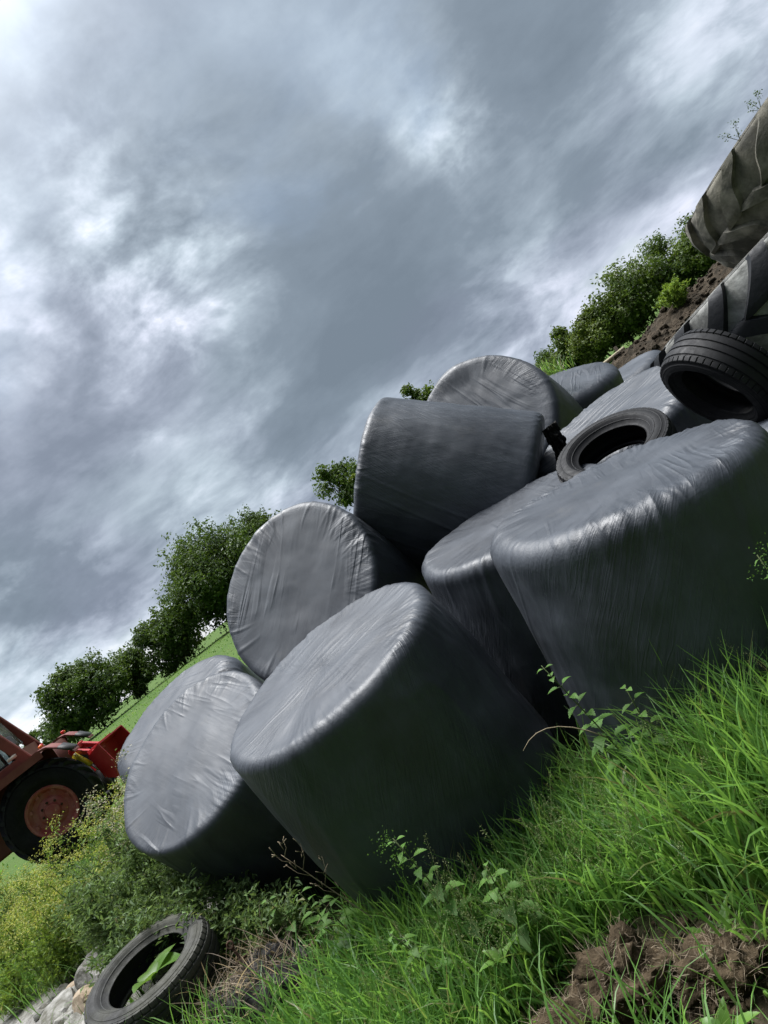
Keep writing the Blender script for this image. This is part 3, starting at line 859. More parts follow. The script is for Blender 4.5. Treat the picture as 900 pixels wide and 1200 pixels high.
def trees():
    g = 'trees along the far edge of the left field'
    px_tree('tall dense dark tree rising highest above the left field', -205, 103, 45, 165, seed=3, leaf=.2, n=30000, clumps=54, group=g, base=.02)
    px_tree('lower dark tree joining the tall tree on its downhill left side', -292, 62, 46, 105, seed=5, leaf=.19, n=16000, clumps=30, group=g, base=0)
    px_tree('slim dark tree showing just above the bale with the round grey end', -128, 93, 50, 85, seed=7, leaf=.19, n=11000, clumps=22, group=g, base=.02)
    px_tree('low dark bush tree between the rounded bush and the taller trees', -352, 55, 47, 80, seed=9, leaf=.19, n=12000, clumps=26, group=g, base=0)
    px_tree('broad rounded bush tree at the left end of the field edge row', -412, 76, 44, 112, seed=12, leaf=.19, n=24000, clumps=44, group=g, base=.0)
    px_tree('thin open tree against the sky just behind the tractor cab', -486, 48, 60, 60, seed=14, leaf=.26, n=2600, clumps=16, sparse=.5, group=g, base=.05)
    px_tree('dark low tree filling in behind the red implement', -455, 34, 58, 60, seed=15, leaf=.26, n=4200, clumps=16, group=g, base=.0)
    g = 'trees seen over the top of the bale pile'
    px_tree('pointed grey-green tree over the gap beside the lying bale', -16, 86, 60, 72, seed=17, leaf=.3, n=3600, clumps=22, group=g, base=.05)
    px_tree('yellow-green small tree right against the lying bale', 2, 52, 52, 40, seed=19, leaf=.25, n=2400, clumps=14, mt='lime_leaf', group=g, base=.05)
    px_tree('small open tree showing above the left end of the lying bale', 104, 96, 34, 74, seed=21, leaf=.2, n=2400, clumps=18, sparse=.4, group=g, mt='hedge_leaf', base=.1)
    g = 'bushes of the hedge behind the soil heap'
    rows = [('leftmost small dark bush of the hedge behind the pile', 262, 26, 30, 40, 'tree_leaf', 0),
            ('rounded bush with a few pale blossoms left of the yellow-green bush', 290, 33, 29, 44, 'hedge_leaf', 90),
            ('yellow-green bush in the middle of the hedge', 322, 30, 28, 52, 'lime_leaf', 0),
            ('bright green bush behind the left end of the soil heap', 352, 37, 28, 54, 'hedge_leaf', 20),
            ('tallest hedge bush, scattered with white blossom, above the heap', 392, 51, 28, 78, 'hedge_leaf', 200),
            ('dark green bush between the blossoming bush and the tyres', 440, 50, 28, 78, 'tree_leaf', 60),
            ('bush of the hedge just under the brown tractor tyre', 492, 40, 27, 80, 'hedge_leaf', 60),
            ('bush of the hedge behind the tractor tyres', 545, 30, 27, 70, 'tree_leaf', 0)]
    for i, (lab, a, top, Y, w, mt, bl) in enumerate(rows):
        px_tree(lab, a, top, Y, w * 1.35, seed=31 + i, leaf=.12, n=11000, clumps=30, fat=1.15, mt=mt, name='bush', cat='bush', group=g, base=0.0, blossom=bl)

# ------------------------------------------------------------------ grass
def blades(rng, X, Y, L, Wd, lean, bend, az, seg=5, Z=None):
    n = len(X)
    Z = gh(X, Y) - .02 if Z is None else Z
    t = np.linspace(0, 1, seg + 1)
    phi = lean[:, None] + bend[:, None] * t[None, :] ** 1.6
    ds = (L / seg)[:, None]
    hx = np.concatenate([np.zeros((n, 1)), np.cumsum(np.sin(phi[:, :-1]) * ds, 1)], 1)
    hz = np.concatenate([np.zeros((n, 1)), np.cumsum(np.cos(phi[:, :-1]) * ds, 1)], 1)
    ca, sa = np.cos(az)[:, None], np.sin(az)[:, None]
    cx, cy, cz = X[:, None] + hx * ca, Y[:, None] + hx * sa, Z[:, None] + hz
    wv = Wd[:, None] * np.array([.75, 1, .95, .75, .45, .05])[None, :seg + 1] * .5
    tw = az[:, None] + PI / 2 + rng.normal(0, .5, n)[:, None] + rng.normal(0, .5, n)[:, None] * t
    dx, dy = np.cos(tw) * wv, np.sin(tw) * wv
    dz = rng.normal(0, .3, n)[:, None] * wv
    A = np.stack([cx - dx, cy - dy, cz - dz], -1); B = np.stack([cx + dx, cy + dy, cz + dz], -1)
    v = np.stack([A, B], 2).reshape(n, -1, 3)
    k = 2 * (seg + 1)
    base = (np.arange(n) * k)[:, None, None]
    f = np.array([[2 * i, 2 * i + 1, 2 * i + 3, 2 * i + 2] for i in range(seg)])[None]
    return v.reshape(-1, 3), (base + f).reshape(-1, 4), k

FOOT = [('C', .56), ('D', .52), ('L', .56), ('K', .56), ('J', .56), ('M', .5), ('N', .5), ('A', .5)]
def inbale(x, y):
    b = np.zeros(x.shape, bool)
    for k, r in FOOT:
        c = BALE[k][0]; n = BALE[k][1]
        bx, by = c[0] - n[0] * .45, c[1] - n[1] * .45
        b |= (x - bx) ** 2 + (y - by) ** 2 < r * r
    return b

def grass():
    rng = np.random.default_rng(5)
    parts = MB()
    def batch(n, xr, yr, Lr, Wr, mask, f0=.5, brown=.03, bendr=(.3, 1.7), lean=.3, tuft=0):
        x = rng.uniform(*xr, n); y = rng.uniform(*yr, n)
        keep = rng.random(n) < mask(x, y)
        keep &= ~inbale(x, y)
        keep &= ((x - CLOTH[0]) ** 2 + (y - CLOTH[1]) ** 2 > .24 ** 2) & ((x - TYRE['T5'][0][0]) ** 2 + (y - TYRE['T5'][0][1]) ** 2 > .36 ** 2)
        x, y = x[keep], y[keep]; m = len(x)
        pn = np.stack([x, y, x * 0], -1)
        patch = fbm(pn * 2.2, 91, 3); patch2 = fbm(pn * 5.0, 95, 2)
        L = rng.uniform(*Lr, m) * (1 + .35 * patch)
        L *= rng.choice([1, 1, 1, .6, .45], m)
        az = rng.uniform(0, 2 * PI, m) + 1.5 * vnoise(pn * 1.6, 99)
        v, q, k = blades(rng, x, y, L, rng.uniform(*Wr, m), np.abs(rng.normal(0, lean, m)), rng.uniform(*bendr, m), az)
        parts.add(v, q, None, tint_cols(rng, m, k, f0 + .30 * patch2 + rng.normal(0, .22, m), brown))
    nomud = lambda x, y: (1 - mudmask(x, y)) ** 2
    dens = lambda x, y: nomud(x, y) * (1 - .95 * gravmask(x, y))
    # tall sward between the camera and the front row
    batch(17000, (-1.8, 2.2), (1.25, 3.3), (.20, .42), (.006, .0140), lambda x, y: dens(x, y) * sstep(-1.7, -1.1, x), .5, .09)
    batch(9000, (-.3, 2.0), (2.15, 3.0), (.34, .58), (.007, .015), lambda x, y: dens(x, y) * sstep(-.1, .6, x), .62, .07, (.3, 1.3), .25)
    batch(10500, (-2.1, 0.1), (1.3, 3.3), (.18, .42), (.006, .012), dens, .45, .05)
    batch(11000, (-1.6, 1.6), (1.2, 2.9), (.15, .32), (.004, .009), dens, .35, .12, (.5, 1.8), .5)
    # thin blades at the edge of the bare soil
    batch(1500, (-.9, 1.0), (1.3, 2.5), (.08, .26), (.003, .008), lambda x, y: mudmask(x, y) * .6, .6, .2, (.6, 1.9), .5)
    # rougher grass on the left among weeds, and behind the pile
    batch(9000, (-5.5, -1.6), (2.8, 7.5), (.15, .40), (.004, .009), lambda x, y: dens(x, y), .55, .10)
    batch(6000, (1.5, 7.5), (5.5, 11), (.15, .40), (.006, .012), lambda x, y: np.full(x.shape, .8), .6, .2)
    batch(5000, (-7, 1), (6.5, 10), (.15, .35), (.006, .012), lambda x, y: np.full(x.shape, .8), .6, .1)
    batch(7000, (-42, 2), (12, 48), (.08, .20), (.03, .06), lambda x, y: np.full(x.shape, 1.0), .45, .15)
    o = parts.build('grass', M['grass'], None, True, cols=True)
    tag(o, 'long bright green grass in front of the bales', 'grass', kind='stuff')
    # seed heads
    pm = MB(); sm = MB()
    k = 0
    spots = [(-.42, 2.36, 14), (-.20, 2.50, 14), (-.05, 2.36, 12), (-.60, 2.30, 10), (-.80, 2.45, 9), (-.95, 2.2, 8), (.25, 2.45, 8), (.5, 2.6, 8), (.75, 2.5, 6), (-1.1, 2.4, 7), (.02, 2.2, 6)]
    for (sx, sy, ns_) in spots:
        for _ in range(ns_):
            x, y = sx + rng.normal(0, .09), sy + rng.normal(0, .07)
            z = float(gh(x, y)); H = rng.uniform(.30, .52)
            dx, dy = rng.normal(0, .08, 2)
            t = np.linspace(0, 1, 5)
            pts = np.stack([x + dx * t ** 2, y + dy * t ** 2, z + H * t], -1)
            sm.tube(pts, np.linspace(.0011, .0006, 5), 4, False, col=(.5, .5, 0, 1))
            nb = 80
            tt = rng.uniform(.62, 1.02, nb)
            rad = .055 * (1.08 - tt) / .45 * rng.uniform(.1, 1, nb)
            a = rng.uniform(0, 2 * PI, nb)
            c = np.stack([x + dx * tt ** 2 + rad * np.cos(a), y + dy * tt ** 2 + rad * np.sin(a), z + H * tt + rad * .4], -1)
            v, q = leaf_quads(rng, c, rng.normal(size=c.shape), np.full(nb, .0052), .5)
            pm.add(v, q, None, tint_cols(rng, nb, 4))
    pm.add(np.concatenate(sm.v), np.concatenate(sm.q), None, (.4, .5, 0, 1))
    tag(pm.build('grass_seed_heads', M['panicle'], None, False, cols=True), 'fine pale seed heads floating over the grass', 'grass seed', kind='stuff')

# ------------------------------------------------------------------ single plants
def leaf_mesh(mb, base, dirv, up, L, W, col, serr=.0, droop=.3, n=9, cup=.12):
    """one leaf with a midrib fold and an optional toothed edge"""
    d = np.array(dirv, float); d /= np.linalg.norm(d)
    u = np.array(up, float); u -= u.dot(d) * d; u /= np.linalg.norm(u) + 1e-9
    s = np.cross(d, u)
    t = np.linspace(0, 1, n)
    prof = np.sin(PI * np.clip(t, 0, 1) ** .72) ** .9
    rows = []
    for i, a in enumerate(t):
        c = np.array(base) + d * L * (a - .0) - np.array([0, 0, 1.]) * droop * L * a * a
        w = W * .5 * prof[i] * (1 + (serr if i % 2 else -serr))
        rows += [c - s * w + u * w * cup * 2, c, c + s * w + u * w * cup * 2]
    q = []
    for i in range(n - 1):
        q += [(3 * i, 3 * i + 1, 3 * i + 4, 3 * i + 3), (3 * i + 1, 3 * i + 2, 3 * i + 5, 3 * i + 4)]
    mb.add(rows, q, None, col)

def leafy_stem(name, label, cat, x, y, H, seed, leafL, leafW, mt, pairs=9, lean=(0, 0), group=None, serr=.14, bushy=0):
    rng = np.random.default_rng(seed)
    z = float(gh(x, y)) - .02
    root = tag(empty(name, (x, y, z)), label, cat, group)
    st = MB(); lf = MB()
    t = np.linspace(0, 1, 9)
    pts = np.stack([lean[0] * t ** 1.6, lean[1] * t ** 1.6, H * t], -1)
    st.tube(pts, np.linspace(.0045, .002, 9), 6)
    for k in range(pairs):
        f = .18 + .80 * k / (pairs - 1)
        b = np.array([np.interp(f, t, pts[:, i]) for i in range(3)])
        a0 = k * PI / 2 + rng.normal(0, .25)
        sc = (1 - .6 * max(f - .55, 0) / .45) * rng.uniform(.8, 1.15)
        for s in (0, PI):
            a = a0 + s + rng.normal(0, .15)
            d = np.array([math.cos(a), math.sin(a), rng.uniform(.05, .45)])
            pe = b + d * leafL * .28 * sc
            st.tube([b, pe], [.0016, .0012], 4)
            leaf_mesh(lf, pe, d, (0, 0, 1), leafL * sc, leafW * sc, (np.clip(.35 + .45 * f + rng.normal(0, .12), 0, 1), rng.random(), 0, 1), serr, rng.uniform(.25, .6), 13)
    if bushy:
        for k in range(bushy):
            a = rng.uniform(0, 2 * PI); f = rng.uniform(.75, 1.05)
            b = np.array([np.interp(min(f, 1), t, pts[:, i]) for i in range(3)])
            c = b + rng.normal(0, .022, (26, 3)) + np.array([math.cos(a) * .04, math.sin(a) * .04, .01])
            v, q = leaf_quads(rng, c, rng.normal(size=c.shape), np.full(26, .009), .6)
            lf.add(v, q, None, tint_cols(rng, 26, 4))
    st.build('stem', M['stem'], root)
    lf.build('leaves', M[mt], root, True, cols=True)
    return root

def rosette(name, label, cat, x, y, seed, n, L, W, mt, up=.5, group=None, serr=.04, z=None):
    rng = np.random.default_rng(seed)
    z = float(gh(x, y)) - .01 if z is None else z
    lf = MB()
    for k in range(n):
        a = k * 2.4 + rng.normal(0, .2)
        sc = rng.uniform(.65, 1.1)
        d = np.array([math.cos(a), math.sin(a), up * rng.uniform(.5, 1.6)])
        leaf_mesh(lf, (0, 0, 0.01), d, (0, 0, 1), L * sc, W * sc, (rng.random(), rng.random(), 0, 1), serr, rng.uniform(.2, .6), 13, .15)
    o = lf.build(name, M[mt], None, True, loc=(x, y, z), cols=True)
    return tag(o, label, cat, group)

def feathery(name, label, cat, x, y, H, seed, mt, head=None, group=None, lean=(0, 0), branches=10, spread=.22, nl=26, leaf=.03, head_n=60, heads_top=.55):
    """upright weed with many small leaflets; head: material of the flower sprays"""
    rng = np.random.default_rng(seed)
    z = float(gh(x, y)) - .02
    root = tag(empty(name, (x, y, z)), label, cat, group)
    st = MB(); lc = []; ln = []; hc = []
    t = np.linspace(0, 1, 7)
    ns_ = rng.integers(2, 5)
    for s in range(ns_):
        o = rng.normal(0, .05, 2); l = np.array(lean) + rng.normal(0, .14 * H, 2); hh = H * rng.uniform(.75, 1.05)
        pts = np.stack([o[0] + l[0] * t ** 1.5, o[1] + l[1] * t ** 1.5, hh * t], -1)
        st.tube(pts, np.linspace(.006, .0025, 7), 5)
        for b in range(branches):
            f = .15 + .85 * (b + rng.random()) / branches
            p = np.array([np.interp(f, t, pts[:, i]) for i in range(3)])
            a = rng.uniform(0, 2 * PI); r = spread * rng.uniform(.5, 1.1) * (1.15 - .6 * f)
            e = p + np.array([math.cos(a) * r, math.sin(a) * r, r * rng.uniform(.3, .9)])
            st.tube([p, (p + e) / 2 + (0, 0, .02), e], [.002, .0015, .001], 4)
            w = rng.random(nl)
            lc.append(p + (e - p) * w[:, None] + rng.normal(0, .022, (nl, 3))); ln.append(rng.normal(0, .7, (nl, 3)) + (0, 0, 1))
            if head and f > heads_top:
                hn = head_n
                k = rng.normal(0, 1, (hn, 3)) * np.array([.045, .045, .020])
                hc.append(e + k)
    lc = np.concatenate(lc); ln = np.concatenate(ln)
    v, q = leaf_quads(rng, lc, ln, leaf * rng.uniform(.5, 1.4, len(lc)), .35)
    me = mesh_np('leaves', v, q, None, False, {'tint': ('FLOAT_COLOR', tint_cols(rng, len(lc), 4, None, .03))})
    obj('leaves', me, M[mt], root)
    st.build('stem', M['stem'], root)
    if hc:
        hc = np.concatenate(hc)
        v, q = leaf_quads(rng, hc, rng.normal(0, .6, hc.shape) + (0, 0, 1), .0145 * rng.uniform(.6, 1.3, len(hc)), .8)
        me = mesh_np('blossom', v, q, None, False, {'tint': ('FLOAT_COLOR', tint_cols(rng, len(hc), 4, None, .02))})
        obj('blossom', me, M[head], root)
    return root

def plants():
    leafy_stem('nettle', 'tall nettle with pale flower tassels standing in front of the middle front bale', 'nettle', -.66, 2.58, .62, 3, .085, .052, 'nettle', 13, (-.02, .0), 'nettles beside the front bales', bushy=7)
    leafy_stem('nettle', 'upright nettle between the middle front bale and the broad right bale', 'nettle', .16, 2.74, .80, 5, .08, .05, 'nettle', 15, (-.05, .02), 'nettles beside the front bales')
    leafy_stem('nettle', 'short leaning nettle at the left foot of the tasselled nettle', 'nettle', -.80, 2.50, .44, 8, .08, .05, 'nettle', 10, (-.05, -.05), 'nettles beside the front bales')
    leafy_stem('nettle', 'low broad-leaved nettle at the right foot of the tasselled nettle', 'nettle', -.52, 2.50, .42, 9, .09, .056, 'nettle', 10, (.06, -.04), 'nettles beside the front bales')
    leafy_stem('nettle', 'low nettle half sunk in grass below the upright nettle', 'nettle', .24, 2.70, .58, 12, .08, .05, 'nettle', 10, (.06, -.02), 'nettles beside the front bales')
    leafy_stem('goosefoot', 'thin dark seed spike of weed above the grass at the right edge', 'weed', .86, 2.42, .74, 15, .05, .022, 'nettle', 9, (.02, 0), bushy=6)
    rosette('dock', 'bright broad-leaved dock in the grass at the right edge', 'dock', .30, 1.98, 4, 7, .16, .085, 'dock', .9)
    rosette('dock', 'small dock with toothed leaves at the right end of the bare soil', 'dock', .22, 1.82, 6, 6, .13, .04, 'dock', .5, None, .22)
    rosette('dandelion', 'dandelion tuft at the top edge of the bare soil', 'dandelion', .0, 2.10, 7, 9, .15, .03, 'dock', 1.3, None, .25)
    rosette('seedling', 'leafy seedling in the middle of the bare soil', 'seedling', -.13, 1.86, 8, 8, .13, .038, 'dock', 1.0, 'seedlings on the bare soil', .1)
    rosette('seedling', 'low seedling of small round leaves at the lower left of the soil', 'seedling', -.44, 1.83, 9, 12, .06, .035, 'dock', .9, 'seedlings on the bare soil', .1)
    rosette('seedling', 'tiny bright seedling close to the lower edge of the soil', 'seedling', -.02, 1.72, 10, 12, .05, .024, 'lowgreen', .9, 'seedlings on the bare soil', .1)
    rosette('seedling', 'small seedling beside the two largest clods', 'seedling', -.26, 1.90, 11, 12, .055, .03, 'dock', .9, 'seedlings on the bare soil', .1)
    rosette('seedling', 'pale seedling at the right edge of the soil', 'seedling', .20, 1.66, 12, 10, .055, .028, 'lowgreen', .9, 'seedlings on the bare soil', .1)
    g = 'low broad weeds scattered through the grass'
    rg = np.random.default_rng(55)
    for i in range(26):
        x, y = rg.uniform(-1.5, .9), rg.uniform(1.75, 2.75)
        if mudmask(np.array([x]), np.array([y]))[0] > .5: continue
        o = rosette('broadleaf_weed', 'small broad-leaved weed among the grass blades in front of the bales', 'weed', x, y, 500 + i, 9, rg.uniform(.07, .13), rg.uniform(.028, .05), 'nettle' if i % 2 else 'dock', 1.2, g, .08)
        o.location.z += rg.uniform(.05, .2)
    # the leaf growing up inside the worn tyre
    c, n = TYRE['T5']
    rosette('burdock', 'burdock with large pale leaves growing through the worn tyre', 'burdock', c[0] - .03, c[1] + .05, 21, 4, .23, .17, 'dock', .45, None, .03, z=c[2] - .03)
    # weeds left
    rng = np.random.default_rng(77)
    g = 'yellow-green flowering weeds by the tractor'
    for i, (x, y, H) in enumerate([(-3.75, 6.3, 1.05), (-3.45, 6.0, 1.08), (-4.05, 6.1, .98), (-4.3, 6.5, .95), (-3.2, 6.2, 1.05), (-3.55, 5.6, .95), (-3.9, 5.5, .80), (-4.2, 5.7, .75), (-3.1, 5.6, .9), (-4.5, 6.1, .8), (-3.0, 6.6, 1.1), (-3.35, 5.2, .7), (-4.7, 6.6, .8), (-5.3, 7.6, .8), (-5.8, 8.0, .8), (-5.5, 7.1, .7), (-6.2, 8.3, .8), (-5.0, 7.3, .85)]):
        feathery('umbel_weed', 'yellow-green umbel weed in the thicket between the tractor wheel and the pile', 'weed', x, y, H * .78, 200 + i, 'lowgreen', 'umbel', g, branches=10, nl=24, leaf=.036, head_n=48)
    g = 'pale seeding weeds beside the leftmost bale'
    for i, (x, y, H) in enumerate([(-2.62, 5.2, .98), (-2.6, 4.95, .92), (-2.78, 5.6, 1.0)]):
        feathery('seeding_weed', 'tall weed with pale seed sprays against the leftmost grey bale', 'weed', x, y, H, 240 + i, 'weed', 'pale_seed', g, branches=12, nl=24, leaf=.03, head_n=50, heads_top=.6)
    g = 'green feathery weeds at the foot of the leftmost bale'
    spots = [(-2.5, 4.5, .75), (-2.7, 4.75, .8), (-2.3, 4.2, .55), (-2.1, 4.0, .5), (-2.55, 4.15, .5), (-2.8, 4.35, .55), (-1.95, 3.85, .42), (-2.2, 4.45, .55), (-2.9, 4.7, .6), (-1.75, 3.75, .38), (-2.35, 3.98, .42), (-3.1, 4.85, .6), (-2.65, 4.0, .36), (-1.6, 3.6, .34)]
    for i, (x, y, H) in enumerate(spots):
        feathery('feathery_weed', 'green feathery-leaved weed at the foot of the leftmost tipped bale', 'weed', x, y, H, 260 + i, 'weed', None, g, branches=14, nl=30, leaf=.04, spread=.2)
    g = 'low bright weeds on the stony ground'
    for i in range(26):
        y = rng.uniform(5.15, 7.2); x = -y * rng.uniform(.64, .84)
        feathery('low_weed', 'low bright green weed on the stony ground left of the worn tyre', 'weed', x, y, rng.uniform(.2, .45), 300 + i, 'lowgreen', 'umbel' if i % 3 == 0 else None, g, branches=9, nl=26, leaf=.034, spread=.2, head_n=30)
    # broad leaves in the shade by the bale
    for i, (x, y, lab) in enumerate([(-1.35, 3.35, 'dark broad-leaved weed below the gap between the two left front bales'), (-1.55, 3.5, 'broad-leaved weed under the leftmost tipped bale'), (-1.2, 3.1, 'leafy weed at the left foot of the middle front bale')]):
        leafy_stem('leafy_weed', lab, 'weed', x, y, .42, 350 + i, .10, .06, 'nettle', 7, (0, -.05), 'broad-leaved weeds in front of the left bales')
    # dead stalk in front of the left bale
    st = MB(); rr = np.random.default_rng(9)
    t = np.linspace(0, 1, 8)
    main = np.stack([-.16 * t, 0 * t, .52 * t], -1); st.tube(main, np.linspace(.003, .0012, 8), 5)
    for f, a, l in ((.6, 1, .10), (.72, -1, .10), (.8, 1, .09), (.9, -1, .07), (.5, -1, .08), (.97, 1, .06)):
        b = np.array([np.interp(f, t, main[:, i]) for i in range(3)]); e = b + np.array([a * l * .6, .01, l]); st.tube([b, (b + e) / 2 + (a * .01, 0, -.005), e], [.0014, .001, .0007], 4)
        for _ in range(4): k = b + (e - b) * rr.uniform(.4, 1); st.tube([k, k + rr.normal(0, .014, 3) + (0, 0, .014)], [.0008, .0018], 4)
    tag(st.build('dead_stalk', M['drystem'], None, loc=(-1.03, 3.0, float(gh(-1.03, 3.0)) + .12)), 'dead branched stalk standing before the dark side of the left bale', 'stalk')
    st = MB(); t = np.linspace(0, 1, 8)
    st.tube(np.stack([-.26 * t, -.04 * t, .16 * t + .30 * t * (1 - t)], -1), np.linspace(.0025, .0012, 8), 5)
    tag(st.build('dry_stalk', M['drystem'], None, loc=(.13, 2.60, float(gh(.13, 2.6)) + .47)), 'bent straw stalk leaning out beside the upright nettle', 'stalk')

def tufts():
    rng = np.random.default_rng(15)
    # dry grass growing on the bale behind
    mb = MB(); n = 260
    x = TUFT[0] + rng.normal(0, .10, n); y = TUFT[1] + rng.normal(0, .08, n)
    v, q, k = blades(rng, x, y, rng.uniform(.08, .24, n), rng.uniform(.004, .008, n), np.abs(rng.normal(0, .5, n)), rng.uniform(.3, 1.6, n), rng.uniform(0, 2 * PI, n), Z=np.full(n, TUFT[2]) - .03 - .35 * np.abs(x - TUFT[0]))
    mb.add(v, q, None, tint_cols(rng, n, k, None, .55))
    tag(mb.build('grass_tuft', M['grass'], None, cols=True), 'tuft of half dry grass growing on top of a rear bale', 'grass tuft')
    for i, (p, lab) in enumerate(((SPRIG[0], 'small weed sprig on the upper rim of the brown tractor tyre, higher one'), (SPRIG[1], 'small weed sprig on the upper rim of the brown tractor tyre, lower one'))):
        mb = MB(); c = []
        for s in range(5):
            e = np.array(p) + rng.normal(0, .03, 3) + (0, 0, .07)
            mb.tube([p, e], [.0015, .001], 4, col=(.4, .4, .2, 1)); c.append(e + rng.normal(0, .012, (14, 3)))
        c = np.concatenate(c); v, q = leaf_quads(rng, c, rng.normal(size=c.shape), np.full(len(c), .014)); mb.add(v, q, None, tint_cols(rng, len(c), 4))
        tag(mb.build('weed_sprig', M['tree_leaf'], None, False, cols=True), lab, 'weed', 'sprigs on the top tyre')

# ------------------------------------------------------------------ stones, soil, bits
def lump_mesh(seed, sx, sy, sz, rough=.25, sub=4, freq=1.6, flat=0):
    bm = bmesh.new(); bmesh.ops.create_icosphere(bm, subdivisions=sub, radius=1)
    v = np.array([q.co[:] for q in bm.verts]); t = np.array([[q.index for q in f.verts] for f in bm.faces]); bm.free()
    d = 1 + rough * fbm(v * freq + seed * 3.1, seed, 4)
    if flat:                                                     # broken facets
        rng = np.random.default_rng(seed)
        v2 = v * d[:, None]
        for _ in range(9):
            n = rng.normal(size=3); n /= np.linalg.norm(n); h = rng.uniform(.62, .9)
            o = v2 @ n - h; v2 = v2 - np.clip(o, 0, None)[:, None] * n * .92
        v = v2
    else: v = v * d[:, None]
    return v * np.array([sx, sy, sz]), t

def stones():
    rng = np.random.default_rng(21)
    g = 'stones by the worn tyre'
    big = [(-3.30, 4.80, .20, .17, .15, 'large pale rough stone just left of the worn tyre', 'stone'),
           (-3.52, 4.62, .17, .13, .11, 'pale stone at the lower left of the worn tyre', 'stone'),
           (-3.16, 4.38, .14, .12, .10, 'reddish tan stone against the lower rim of the worn tyre', 'stone_tan'),
           (-2.92, 4.85, .10, .08, .08, 'small white stone above the worn tyre among feathery weeds', 'stone')]
    for i, (x, y, a, b, c, lab, mt) in enumerate(big):
        v, t = lump_mesh(40 + i, a, b, c, .3, 4, 1.5, 1)
        me = mesh_np('stone', v, None, t, False)
        tag(obj('stone', me, M[mt], None, (x, y, float(gh(x, y)) + c * .35), Quaternion((0, 0, 1), i * 1.3)), lab, 'stone', g)
    for i in range(46):
        y = rng.uniform(4.15, 5.2); x = -y * rng.uniform(.62, .80)
        r = rng.uniform(.03, .085)
        v, t = lump_mesh(70 + i, r * rng.uniform(.8, 1.4), r, r * rng.uniform(.5, .8), .3, 3, 1.5, 1)
        me = mesh_np('stone', v, None, t, False)
        tag(obj('stone', me, M['stone' if rng.random() < .75 else 'stone_tan'], None, (x, y, float(gh(x, y)) + r * .3), Quaternion((0, 0, 1), rng.uniform(0, 6))), 'small loose stone on the bare ground left of the worn tyre', 'stone', 'small stones on the bare ground left of the worn tyre')

